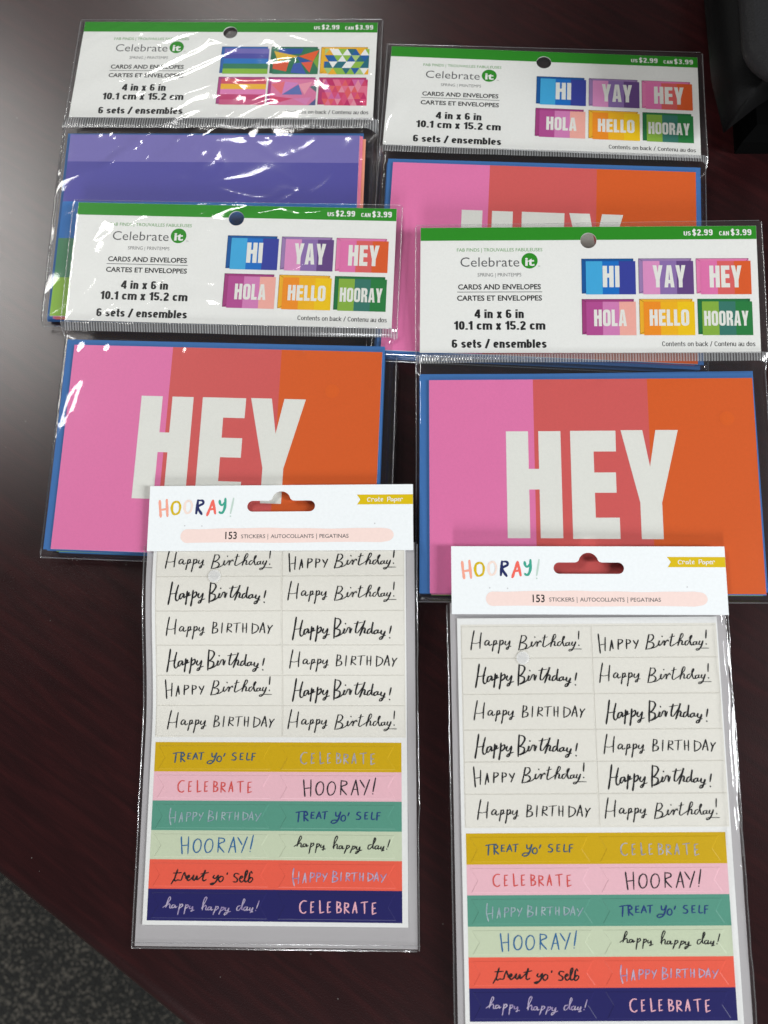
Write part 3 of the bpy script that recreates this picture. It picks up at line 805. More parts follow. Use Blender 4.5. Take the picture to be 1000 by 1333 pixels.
def header_base(mb):
    hole = circle(81.6, -7.0, 3.9)
    mb.slab([(0, 0), (0, -HH), (HW, -HH), (HW, 0)], -0.35, 0.0, WHITE, [hole])
    # green band with a bite for the hang hole
    a0 = math.asin((7.0 - 6.7) / 3.9)
    arc = [(81.6 + 3.95 * math.cos(t), -7.0 + 3.95 * math.sin(t)) for t in np.linspace(a0, math.pi - a0, 15)]
    mb.poly([(0.05, -0.05), (0.05, -6.7)] + list(reversed(arc)) + [(HW - 0.05, -6.7), (HW - 0.05, -0.05)], 0.03, GREEN)
    z = 0.06
    grotesque(mb, 'US', 127.4, 130.8, 4.75, 2.15, WHITE, z, .17)
    grotesque(mb, '$2.99', 131.5, 141.2, 4.75, 3.1, WHITE, z, .175, .09)
    grotesque(mb, 'CAN', 144.3, 149.0, 4.8, 2.15, WHITE, z, .17)
    grotesque(mb, '$3.99', 149.8, 159.6, 4.8, 3.1, WHITE, z, .175, .09)
    z = 0.03
    typ(mb, 'FAB FINDS | TROUVAILLES FABULEUSES', 17.8, 59.3, 12.3, 1.65, LGREEN, z, 0.002)
    typ(mb, 'Celebrate', 19.5, 48.1, 20.0, 4.7, GREY, z, -0.004)
    mb.poly(circle(53.05, -17.1, 3.95, 36), z, GREEN)
    typ(mb, 'it', 50.9, 55.4, 19.5, 4.1, WHITE, z + 0.03, 0.03)
    typ(mb, 'TM', 57.0, 58.2, 20.1, 0.5, GREY, z)
    typ(mb, 'SPRING | PRINTEMPS', 27.9, 49.0, 25.0, 1.75, GREY, z, -0.006)
    typ(mb, 'CARDS AND ENVELOPES', 18.4, 58.4, 31.45, 2.55, BLACK, z, 0.022)
    mb.rect(17.9, -32.95, 59.0, -32.65, z, GREY)
    typ(mb, 'CARTES ET ENVELOPPES', 17.9, 58.9, 37.1, 2.55, BLACK, z, 0.022)
    grotesque(mb, '4 in x 6 in', 26.4, 50.1, 45.9, 4.35, BLACK, z)
    grotesque(mb, '10.1 cm x 15.2 cm', 16.5, 60.2, 51.7, 4.35, BLACK, z)
    grotesque(mb, '6 sets / ensembles', 15.4, 60.9, 60.7, 4.2, BLACK, z)
    grotesque(mb, 'Contents on back / Contenu au dos', 115.7, 159.5, 59.9, 2.35, BLACK, z, .115, .075)


def outline(mb, a, b, w, mat, z):
    dx, dy = b[0] - a[0], b[1] - a[1]
    l = math.hypot(dx, dy)
    nx, ny = -dy / l * w / 2, dx / l * w / 2
    mb.poly([(a[0] + nx, -a[1] - ny), (b[0] + nx, -b[1] - ny), (b[0] - nx, -b[1] + ny), (a[0] - nx, -a[1] + ny)], z, mat)


def thumb_frame(mb, x0, y0, x1, y1, envc, line):
    mb.rect(x0, -(y1 - .45), x1 - .9, -y0, 0.03, ci(envc))
    lm = ci(line)
    for a, b in (((x0, y0), (x1 - .9, y0)), ((x0, y0), (x0, y1 - .45)), ((x0, y0), (x0 + 2, y0 + 1.3)), ((x1 - .9, y0), (x1 - 2, y0 + 1.3)), ((x0, y1 - .45), (x0 + 2, y1 - 1.6))):
        outline(mb, a, b, 0.16, lm, 0.06)


def lettered_header():
    mb = MB()
    header_base(mb)
    for x0, y0, x1, y1, word, ec, st in TH:
        thumb_frame(mb, x0, y0, x1, y1, ec, tuple(int(v * .45) for v in ec))
        cx0, cy0 = x0 + 2.0, y0 + 1.25
        ww = (x1 - cx0) / 3
        for k in range(3):
            mb.rect(cx0 + ww * k, -y1, cx0 + ww * (k + 1), -cy0, 0.09, ci(st[k]))
        a, b, c, d = LET[word]
        W, H = x1 - x0, y1 - y0
        block(mb, word, x0 + a * W, x0 + b * W, y0 + c * H, y0 + d * H, HEYW, 0.12, 0.07)
    return mb


def triangles(mb, x0, y0, x1, y1, nx, ny, colors, seed, z):
    r = random.Random(seed)
    w, h = (x1 - x0) / nx, (y1 - y0) / ny
    for j in range(ny):
        for i in range(-1, nx * 2 + 1):
            xa = x0 + (i + (j % 2)) * w / 2
            up = i % 2 == 0
            ya, yb = y0 + j * h, y0 + (j + 1) * h
            t = [(xa, yb), (xa + w, yb), (xa + w / 2, ya)] if up else [(xa, ya), (xa + w / 2, yb), (xa + w, ya)]
            t = [(min(max(p[0], x0), x1), p[1]) for p in t]
            if max(p[0] for p in t) - min(p[0] for p in t) < 0.2:
                continue
            mb.poly([(p[0], -p[1]) for p in t], z, ci(r.choice(colors)))


def shards(mb, x0, y0, x1, y1, tris, z):
    W, H = x1 - x0, y1 - y0
    for k, (t, c) in enumerate(tris):
        mb.poly([(x0 + p[0] * W, -(y0 + p[1] * H)) for p in t], z + 0.004 * k, ci(c))


def patterned_header():
    mb = MB()
    header_base(mb)
    B = [(78.1, 16.6), (105.2, 16.6), (132.3, 16.6), (78.1, 36.6), (105.2, 36.6), (132.3, 36.6)]
    E_ = [(46, 100, 170), (40, 110, 84), (232, 176, 36), (170, 70, 130), (170, 60, 130), (180, 50, 110)]
    z = 0.09
    for (x0, y0), ec in zip(B, E_):
        thumb_frame(mb, x0, y0, x0 + 26, y0 + 17.9, ec, tuple(int(v * .5) for v in ec))
    st = lambda b, cs: [mb.rect(b[0] + 1.6, -(b[1] + 1.2 + 16.7 * (k + 1) / len(cs)), b[0] + 26, -(b[1] + 1.2 + 16.7 * k / len(cs)), z, ci(c)) for k, c in enumerate(cs)]
    st(B[0], [(112, 104, 176), (76, 76, 160), (36, 116, 190), (50, 124, 92), (136, 184, 62)])
    st(B[3], [(206, 80, 96), (238, 178, 50), (222, 128, 180), (190, 60, 110), (200, 90, 130)])
    x0, y0 = B[1]
    shards(mb, x0 + 1.6, y0 + 1.2, x0 + 26, y0 + 17.9, [
        ([(0, 0), (1, 0), (1, 1), (0, 1)], (44, 116, 82)), ([(.1, 0), (.65, 0), (.6, .2), (.1, .25)], (40, 80, 160)),
        ([(0, .1), (.55, .3), (.1, .5)], (222, 180, 60)), ([(.55, .3), (1, .05), (.88, .5)], (226, 92, 44)),
        ([(.5, .3), (.88, .52), (.6, .55)], (38, 82, 158)), ([(.45, .6), (.6, .55), (.75, 1), (.4, .95)], (60, 90, 170)),
        ([(.62, .55), (.88, .5), (.82, .95)], (224, 90, 66)), ([(0, .55), (.35, .5), (.3, .9), (0, .8)], (220, 92, 60)),
        ([(.88, .5), (1, .15), (1, .8)], (120, 164, 56)), ([(0, .8), (.4, .95), (.3, 1), (0, 1)], (52, 128, 96))], z)
    x0, y0 = B[4]
    shards(mb, x0 + 1.6, y0 + 1.2, x0 + 26, y0 + 17.9, [
        ([(0, 0), (1, 0), (1, 1), (0, 1)], (216, 120, 160)), ([(0, .2), (.3, .1), (.25, .6)], (226, 110, 120)),
        ([(.3, .1), (.6, .15), (.25, .6)], (206, 130, 190)), ([(.25, .6), (.6, .2), (.7, .6)], (92, 112, 176)),
        ([(.6, .2), (.9, .1), (.75, .6)], (230, 150, 170)), ([(0, .65), (.5, .75), (0, 1)], (208, 70, 110)),
        ([(.5, .75), (.9, .7), (.8, 1)], (214, 130, 180)), ([(.85, 1), (1, .75), (1, 1)], (80, 90, 140)), ([(.85, .3), (1, .2), (1, .5)], (90, 110, 120))], z)
    x0, y0 = B[2]
    triangles(mb, x0 + 2.0, y0 + 1.2, x0 + 26, y0 + 17.9, 5, 4, [(236, 238, 232), (24, 92, 160), (30, 104, 120), (140, 184, 70), (170, 200, 120), (232, 172, 40), (20, 90, 160), (236, 238, 232)], 5, z)
    x0, y0 = B[5]
    triangles(mb, x0 + 2.0, y0 + 1.2, x0 + 26, y0 + 17.9, 7, 4, [(208, 64, 104), (222, 110, 140), (190, 40, 100), (226, 140, 160), (206, 100, 160), (222, 92, 96), (214, 76, 120)], 9, z)
    return mb


# ------------------------------------------------------------------ greeting cards and envelopes
CW, CH = 152.4, 101.6
HEY_L = {
    'H': [(36.2, 25.3), (46.6, 25.3), (46.6, 43.4), (51.4, 43.4), (51.4, 25.3), (61.8, 25.3), (61.8, 76.1), (51.4, 76.1), (51.4, 53.2), (46.6, 53.2), (46.6, 76.1), (36.2, 76.1)],
    'E': [(66.3, 25.2), (87.5, 25.2), (87.4, 35.2), (77.0, 35.2), (77.0, 45.2), (87.0, 45.2), (87.0, 54.8), (77.0, 54.8), (77.0, 66.5), (88.0, 66.5), (88.0, 76.4), (66.3, 76.4)],
    'Y': [(89.9, 25.0), (100.0, 25.0), (102.9, 42.5), (106.1, 25.0), (116.5, 25.0), (107.7, 59.5), (107.7, 76.5), (97.7, 76.5), (97.7, 59.5)],
}


def hey_card():
    mb = MB()
    mb.box(0, -CH, CW, 0, -0.6, 0.0, WHITE)
    mb.rect(0, -CH, 49.4, 0, 0.02, PINK)
    mb.rect(49.4, -CH, 103.2, 0, 0.02, CORAL)
    mb.rect(103.2, -CH, CW, 0, 0.02, ORANGE)
    for l in HEY_L.values():
        mb.poly([(p[0], -p[1]) for p in l], 0.05, HEYW)
    return mb


def stripe_card():
    mb = MB()
    mb.box(0, -CH, CW, 0, -0.6, 0.0, WHITE)
    ys = [0, 15.7, 38.6, 59.2, 80.8, CH]
    for k, c in enumerate([(116, 108, 174), (80, 76, 156), (30, 112, 186), (66, 132, 92), (142, 188, 62)]):
        mb.rect(0, -ys[k + 1], CW, -ys[k], 0.02, ci(c))
    return mb


def plain_card(c):
    mb = MB()
    mb.box(0, -CH, CW, 0, -0.6, 0.0, ci(c))
    return mb


def envelope_mb():
    mb = MB()
    mb.box(0, -104.8, 157.6, 0, -0.45, 0.0, ENV)
    # the pointed flap, a second paper layer on the face
    mb.poly([(0.4, -0.4), (79, -58), (157.2, -0.4)], 0.05, ENV)
    return mb


LH, PH, HC, SCARD, ENVM = lettered_header(), patterned_header(), hey_card(), stripe_card(), envelope_mb()
_meshes = {}


def shared(name, mb):
    """first use builds the mesh, repeats share it"""
    if name not in _meshes:
        o = mb.build(name)
        _meshes[name] = o.data
        bpy.data.objects.remove(o)
    return _meshes[name]


POSE = {  # x, y, turn, height, fall over the height   (millimetres)
    'a': dict(h=(-164.44, 256.08, -.05996, 1.2, 5.0), c=(-165.55, 181.14, -.05425, 8.4, 0.0), t=7.8),
    'b': dict(h=(4.51, 230.83, -.09755, 1.8, 5.5), c=(3.51, 156.29, -.08513, 9.2, 0.0), t=8.6),
    'c': dict(h=(-156.84, 138.20, -.06758, 13.6, -1.3), c=(-156.36, 62.70, -.06296, 10.8, -0.3), t=9.9),
    'd': dict(h=(16.21, 114.62, -.03731, 16.5, -4.7), c=(17.85, 37.63, -.02849, 11.9, -4.2), t=6.8),
}


def card_pack(key, label, front, header, colors, amp, jit, seed, dot=None, puff=()):
    P = POSE[key]
    hX, hY, hT, hZ, hP = P['h']
    cX, cY, cT, cZ, cP = P['c']
    root = bpy.data.objects.new('card_pack', None)
    col.objects.link(root)
    root.location = (cX * MM, cY * MM, 0)
    root.rotation_euler = (0, 0, cT)
    tag(root, label, 'card pack', 'bagged card and envelope packs on the desk')
    inv = (Matrix.Translation((cX * MM, cY * MM, 0)) @ Matrix.Rotation(cT, 4, 'Z')).inverted()
    link('header_card', shared(*header), root, inv @ plane_matrix(hX, hY, hT, hZ, -math.asin(hP / HH)))
    ca = -math.asin(cP / CH)
    r = random.Random(seed)
    if jit:      # cards slid together above the envelopes
        cstep, e0 = .63, 3.83
        step = (P['t'] - 6 * cstep) / 6
    else:        # cards and envelopes alternate
        cstep = step = P['t'] / 6
        e0 = .66
    for i in range(6):
        dx, dy, rot = (0, 0, 0) if i == 0 else (r.uniform(-1.2, 1.0) + jit * (.35 + .65 * ((i * 2) % 5) / 4), r.uniform(-.9, .5), r.uniform(-.006, .006))
        M = plane_matrix(dx, dy, rot, cZ - i * cstep, ca)
        nm, mbb = front if i == 0 else ('greeting_card', plain_card(colors[i - 1]))
        me = shared(nm, mbb) if i == 0 else shared('card_%d_%d_%d' % colors[i - 1], mbb)
        link('greeting_card', me, root, M)
        dx, dy, rot = -4.3 + r.uniform(-.3, .5) + jit * .3 + (1.2 if key == 'b' else 0), 3.5 + r.uniform(-.6, .2) - (1.3 if key == 'b' else 0), r.uniform(-.006, .006)
        link('envelope', shared('envelope', ENVM), root, plane_matrix(dx, dy, rot, cZ - e0 - i * step, ca))

    # --- geometry of the clear bag in the pack's own frame
    c, s = math.cos(cT), math.sin(cT)
    ch_, sh_ = math.cos(hT), math.sin(hT)

    def huv(x, y):
        wx, wy = cX + x * c - y * s - hX, cY + x * s + y * c - hY
        return wx * ch_ + wy * sh_, wx * sh_ - wy * ch_
    hx0 = (hX - cX) * c + (hY - cY) * s
    hy0 = -(hX - cX) * s + (hY - cY) * c
    xl, xr = hx0 - 2.4, hx0 + 164.6
    yt, yb, ye = hy0 + 1.2, hy0 - HH, 3.9
    ybot = -105.2
    el, er, eb = -4.6, 155.2 + jit * .3, -103.4

    def surf(x, y):
        u, v = huv(x, y)
        hz = hZ + hP * np.clip(v, -3, HH + 6) / HH
        cz = cZ + cP * np.clip(-y, -5, CH + 5) / CH
        w = sstep(ye - .3, yb - 1.0, y)
        zs = np.maximum(0.5, cz - P['t'] * .62)
        if key in 'ab':
            zs_h = np.maximum(.3, hz - .5)
        else:
            zs_h = hz - .6
        return hz, cz, w, zs, zs_h, u, v

    def top_z(x, y, rough=True):
        hz, cz, w, zs, zs_h, u, v = surf(x, y)
        dl = np.clip((el - x) / (el - xl), 0, 1)
        dr = np.clip((x - er) / max(.5, xr - er), 0, 1)
        db = np.clip((eb - y) / (eb - ybot), 0, 1)
        d = np.clip(np.maximum(np.maximum(dl, dr), db), 0, 1)
        zt = cz + .30 - (cz + .30 - zs) * d ** 1.6
        dh = np.maximum(np.clip((hx0 - x) / 2.4, 0, 1), np.clip((x - hx0 - HW) / 2.4, 0, 1))
        dh = np.maximum(dh, np.clip((y - hy0) / 1.2, 0, 1))
        zh = hz + .30 - (hz + .30 - zs_h) * dh ** 2 * .6
        z = zt * (1 - w) + zh * w
        if rough:
            A, Bm, PK = amp
            nh = vnoise(x / 34, y / 27, seed) * .75 + vnoise(x / 15, y / 12, seed + 1) * .08
            cr = (1 - np.abs(vnoise((x * .8 + y * .9) / 30, (y * .8 - x * .45) / 11, seed + 2))) ** 4
            cr2 = (1 - np.abs(vnoise((x * .9 - y * .7) / 26, (y + x * .3) / 15, seed + 5))) ** 5
            nc = vnoise(x / 42, y / 36, seed + 3) * .6 + vnoise(x / 12, y / 15, seed + 4) * .12
            pk = np.exp(-((y + 1.5) / 3.0) ** 2) * vnoise(x / 6.5, y / 9, seed + 6) * PK
            sd = np.exp(-((x - el - 1.5) / 4.0) ** 2) * vnoise(x / 6, y / 9, seed + 7) * .22
            sd = sd + np.exp(-((x - er + 1.0) / 3.0) ** 2) * vnoise(x / 6, y / 8, seed + 8) * .35
            for bu, bv, su, sv, turn, bh in puff:   # crumpled patches, (u, v) on the header or, below it, on the card
                ct_, st_ = math.cos(turn), math.sin(turn)
                p_, q_ = (u - bu) * ct_ + (v - bv) * st_, -(u - bu) * st_ + (v - bv) * ct_
                mk = np.exp(-(p_ / su) ** 4 - (q_ / sv) ** 2)
                cn = 1.5 * vnoise((p_ * .5 + q_ * .8) / 13, (p_ * .8 - q_ * .5) / 24, seed + 31) + .16 * vnoise(p_ / 6.5, q_ / 8, seed + 32)
                z = z + mk * bh * (cn + .6) * (1 - d) * (1 - dh)
            z = z + w * (.3 + A * 1.1) * sstep(0, 10, v) * (1 - dh)
            z = z + w * A * (nh * .55 + .30 + cr * .55 + cr2 * .5) * (1 - dh)
            z = z + (1 - w) * (1 - d) * (Bm * (nc * .45 + .22 + cr * .35 + cr2 * .3) + pk + sd)
            z = z + d * (1 - d) * vnoise(x / 5, y / 5, seed + 9) * .8 * (1 - w)
        inside = (x > el) & (x < er) & (y > eb)
        lo = np.where(w > .98, hz + .16, np.where((w < .02) & inside, cz + .14, -9))
        return np.maximum(z, lo)

    bag = MB()
    nx, ny = 170, 186
    X, Y = np.meshgrid(np.linspace(xl, xr, nx), np.linspace(ybot, yt, ny))
    # the outline of the pouch wavers a little
    bump = np.sin(np.linspace(0, 9, ny) + seed)[:, None] * .15
    X = X + bump * np.linspace(-1, 1, nx)[None, :] ** 3
    Z = top_z(X, Y)
    bag.grid(X, Y, Z, FILM)
    for li in (0, nx - 1):
        bag.tube([(X[i, li], Y[i, li], Z[i, li]) for i in range(0, ny, 2)], [.24 + .1 * abs(math.sin(i * .7 + seed)) for i in range(0, ny, 2)], FILM_EDGE)
    bag.tube([(X[0, j], Y[0, j], Z[0, j]) for j in range(0, nx, 2)], .3, FILM_EDGE)
    bag.tube([(X[-1, j], Y[-1, j], Z[-1, j]) for j in range(0, nx, 2)], .16, FILM_EDGE)
    # back sheet
    X2, Y2 = np.meshgrid(np.linspace(xl, xr, 60), np.linspace(ybot, yt, 70))
    hz, cz, w, zs, zs_h, u, v = surf(X2, Y2)
    Zb = (hz - .75) * w + np.maximum(.25, cz - P['t'] - .35) * (1 - w)
    e = np.maximum(np.clip((el - X2) / (el - xl), 0, 1), np.clip((X2 - er) / max(.5, xr - er), 0, 1))
    e = np.maximum(e, np.clip((eb - Y2) / (eb - ybot), 0, 1)) * (1 - w)
    Zb = np.maximum(Zb * (1 - e) + (zs - .05) * e, .2)
    bag.grid(X2, Y2, Zb, FILM_BACK)
    bag.build('clear_bag', root)

    # ribbed closure between header and cards
    rib = MB()
    yc, hw = (yb - 5.0, 3.2) if key == 'a' else (yb - 3.5, 2.0)
    xs = np.linspace(xl - .1, xr + .1, 1100)
    rows = np.linspace(-hw, hw, 7)
    X3, Y3 = np.meshgrid(xs, yc + rows)
    Y3 = Y3 + vnoise(X3 / 30, Y3 * 0, seed) * .15
    Z3 = top_z(X3, Y3) + .22 + .22 * np.abs(np.sin(X3 * math.pi / 1.32)) * np.cos(rows / hw * 1.3)[:, None]
    ph = np.abs(np.sin(X3 * math.pi / 1.32)) > .72
    rib.grid(X3, Y3, Z3, FILM_RIB, ~ph)
    rib.grid(X3, Y3, Z3, FILM_CREST, ph)
    rib.tube([(x, yc + hw + .2, float(top_z(np.array([x]), np.array([yc + hw + .2]))[0]) + .12) for x in np.linspace(xl, xr, 60)], .2, FILM_EDGE)
    rib.build('ribbed_seal', root)
    if dot:
        dm = MB()
        dm.poly(circle(dot[0], -dot[1], 3.4, 32), 0.09, GLUE)
        dm.poly(circle(dot[0] - .3, -dot[1], 2.3, 32), 0.11, GLUE)
        dm.build('adhesive_dot', root, plane_matrix(0, 0, 0, cZ, ca))
    return root


CS = [(218, 112, 160), (206, 90, 80), (232, 176, 60), (150, 190, 80), (60, 120, 180)]
card_pack('a', 'pack showing a purple and blue striped card, with patterned thumbnails on its header', ('striped_card', SCARD), ('patterned_header', PH),
          [(222, 120, 150), (226, 150, 120), (196, 60, 90), (222, 130, 180), (196, 70, 60)], (.8, .55, .3), 2.6, 11, None, ((108, 40, 26, 13, .25, 1.3), (50, 54, 34, 6, -.08, 1.0), (20, 40, 8, 16, 0, .7), (34, 88, 34, 6, -.50, 1.6), (78, 94, 6, 14, .1, .7)))
card_pack('b', 'orange and pink lettered card pack whose lower half lies under another pack', ('hey_card', HC), ('lettered_header', LH), CS, (.35, .35, .3), 0.0, 23, None, ((7, 42, 5, 12, .2, 1.2), (130, 22, 30, 8, -.5, .5)))
card_pack('c', 'pink and orange HEY card pack whose header lies on the purple striped pack', ('hey_card', HC), ('lettered_header', LH), CS, (.55, .4, .55), 0.0, 37, (129, 20.5), ((105, 3, 55, 5, .03, 1.5), (26, 14, 9, 15, .35, 1.2), (40, 56, 40, 3, 0, .7), (14, 100, 5, 16, .3, .7)))
card_pack('d', 'pink and orange HEY card pack with its letters uncovered down to their feet', ('hey_card', HC), ('lettered_header', LH), CS, (.22, .3, .3), 0.0, 51, (139.5, 19.5), ((150, 12, 8, 5, .6, .4), (150, 150, 10, 14, .3, .6), (40, 130, 40, 6, .5, .45)))

# ------------------------------------------------------------------ sticker packs
ROWS_W = [-89.4, -75.2, -59.4, -43.9, -30.2, -16.5, -2.7]
ROWS_C = [0, 12.9, 25.5, 38.2, 50.5, 62.8, 75.9]
COLC = [('gold', (206, 168, 0)), ('pink', (234, 186, 196)), ('teal', (88, 152, 132)), ('pale green', (200, 210, 182)), ('coral', (236, 96, 74)), ('navy', (30, 28, 96))]
CINK = [ink('pen_%d' % i, *c) for i, c in enumerate([(62, 90, 112), (214, 84, 78), (38, 36, 42), (34, 62, 122), (44, 104, 156), (30, 30, 32), (238, 178, 192)])]
FOIL_D = foil('foil_silver', (.40, .40, .48, 1), (.78, .76, .80, 1))
FOIL_L = foil('foil_pale', (.38, .50, .62, 1), (.66, .82, .82, 1))
FOIL_V = foil('foil_violet', (.50, .38, .72, 1), (.84, .74, .92, 1))
# word, centre on the sheet, ink, pen width, brush contrast, reading
WHITE_WORDS = [('V1', (29.0, -82.4)), ('V2', (86.4, -82.0)), ('V3', (28.5, -67.1)), ('V1', (86.3, -67.6)), ('V4', (29.5, -51.6)), ('V3', (86.1, -50.9)),
               ('V3', (27.5, -36.5)), ('V4', (86.6, -36.7)), ('V2', (28.8, -24.5)), ('V3', (85.8, -23.1)), ('V4', (30.0, -9.2)), ('V1', (86.0, -9.5))]
COL_WORDS = [('TREAT', (27.5, 7.0), CINK[0], .62), ('CEL', (84.1, 6.9), FOIL_D, .55), ('CEL', (28.3, 19.4), CINK[1], .6), ('HOO', (85.0, 19.4), CINK[2], .6),
             ('HB', (28.9, 32.3), FOIL_L, .5), ('TREAT', (84.5, 32.3), CINK[3], .62), ('HOO', (30.2, 44.1), CINK[4], .58), ('HHD', (86.3, 43.9), CINK[5], .5),
             ('TYS', (28.5, 57.8), CINK[5], .66), ('HB', (85.3, 57.4), FOIL_V, .52), ('HHD', (28.4, 69.7), FOIL_V, .46), ('CEL', (84.8, 69.7), CINK[6], .62)]
READ = {'V1': 'Happy Birthday! with an underlined end', 'V2': 'HAPPY in capitals then Birthday!', 'V3': 'Happy Birthday! in a slanted brush hand', 'V4': 'Happy then BIRTHDAY in capitals',
        'TREAT': 'TREAT YO SELF in capitals', 'CEL': 'CELEBRATE', 'HOO': 'HOORAY!', 'HB': 'HAPPY BIRTHDAY in foil', 'HHD': 'happy happy day! in script', 'TYS': 'treat yo self in script'}
STROKES = {k: parse(v) for k, v in WORDS.items()}
CUT = ink('die_cut_line', 208, 205, 196)


def slot_outline():
    """euro hang slot"""
    p = []
    for t in np.linspace(90, 270, 9):
        p.append((49.0 + 2.6 * math.cos(math.radians(t)), 9.95 + 2.6 * -math.sin(math.radians(t))))
    p = [(49.0 - 2.6 * math.cos(t), 9.95 + 2.6 * math.sin(t)) for t in np.linspace(math.pi / 2, -math.pi / 2, 10)]
    p += [(56.2, 7.35), (57.2, 7.1), (57.8, 6.5)]
    p += [(62.3 - 4.5 * math.cos(t), 7.4 - 4.5 * math.sin(t)) for t in np.linspace(.2, math.pi - .2, 14)]
    p += [(66.8, 6.5), (67.4, 7.1), (68.4, 7.35)]
    p += [(75.7 + 2.6 * math.sin(t), 9.95 - 2.6 * math.cos(t)) for t in np.linspace(0, math.pi, 10)]
    return p


CRATE = '0.9,.25 .4,.1 .05,.5 .2,.95 .8,.9;1.15,1 1.15,.35 1.5,.3 1.7,.45;2.4,.4 2,.45 1.95,.9 2.3,.9 2.5,.45 2.5,.95;2.95,0 2.95,.9 3.2,.95;2.7,.3 3.25,.28;3.5,.6 3.95,.5 3.8,.3 3.5,.5 3.6,.9 4.0,.9;5.2,0 5.15,1;5.1,.05 5.75,0 5.8,.45 5.2,.55;6.5,.4 6.1,.45 6.05,.9 6.4,.9 6.6,.45 6.6,.95;6.95,.4 6.9,1.35;6.95,.5 7.4,.35 7.4,.8 6.95,.9;7.75,.6 8.2,.5 8.05,.3 7.75,.5 7.85,.9 8.25,.9;8.5,1 8.5,.35 8.85,.3 9.0,.45'


def label_header():
    mb = MB()
    W, H = 124.0, 30.85
    slot = [(x, -y) for x, y in slot_outline()]
    mb.slab([(0, 0), (0, -H), (W, -H), (W, 0)], -0.4, 0.0, COOL, [slot])
    zf = lambda x, y: 0.03
    hc = {'s': (238, 160, 140), 'y': (206, 176, 20), 'p': (240, 214, 204), 'n': (36, 44, 92), 'r': (232, 104, 92), 't': (60, 158, 136), 'g': (186, 206, 196)}
    for c, s in HOORAY:
        pen(mb, parse(s), 0, 0, 1.15 if c != 'g' else .8, ci(hc[c]), zf, .2)
    # brushed pink bar
    bar = [(15.6 + 3.3 * (1 - math.sin(t)), 23.8 - 3.3 * math.cos(t)) for t in np.linspace(math.pi, 0, 10)]
    bar = [(18.6 - 3.1 * math.sin(t), 23.9 + 3.25 * math.cos(t)) for t in np.linspace(0, math.pi, 10)]
    bar += [(x, 20.45 + .22 * math.sin(x * .09) + .1 * math.sin(x * .31)) for x in np.linspace(21, 109, 24)]
    bar += [(111.5 + 3.5 * math.sin(t), 23.75 - 3.0 * math.cos(t)) for t in np.linspace(0.1, math.pi - .1, 10)]
    bar += [(x, 27.1 + .15 * math.sin(x * .11 + 1)) for x in np.linspace(109, 21, 24)]
    mb.poly([(x, -y) for x, y in bar], 0.03, ci((241, 211, 204)))
    typ(mb, '153', 36.6, 42.0, 25.35, 3.35, BLACK, .07, .012)
    typ(mb, 'STICKERS', 44.0, 55.3, 25.05, 1.75, GREY, .07, .002)
    mb.rect(56.45, -25.7, 56.65, -23.0, .07, GREY)
    typ(mb, 'AUTOCOLLANTS', 57.9, 77.9, 25.05, 1.75, GREY, .07, .002)
    mb.rect(79.15, -25.7, 79.35, -23.0, .07, GREY)
    typ(mb, 'PEGATINAS', 80.6, 94.1, 25.05, 1.75, GREY, .07, .002)
    mb.poly([(97.8, -4.8), (W - .05, -4.8), (W - .05, -9.45), (98.0, -9.45), (99.5, -7.1)], .03, ci((208, 178, 16)))
    pen(mb, [[(x * 1.83, y * 2.0) for x, y in s] for s in parse(CRATE)], 102.7, 6.05, .34, COOL, lambda x, y: .06, .2)
    # staple dents
    for x, y in ((17.3, 19.0), (25.4, 19.2), (106.2, 18.4)):
        mb.poly(circle(x, -y, .35, 8), .03, ci((196, 198, 200)))
    return mb


LAB = label_header()


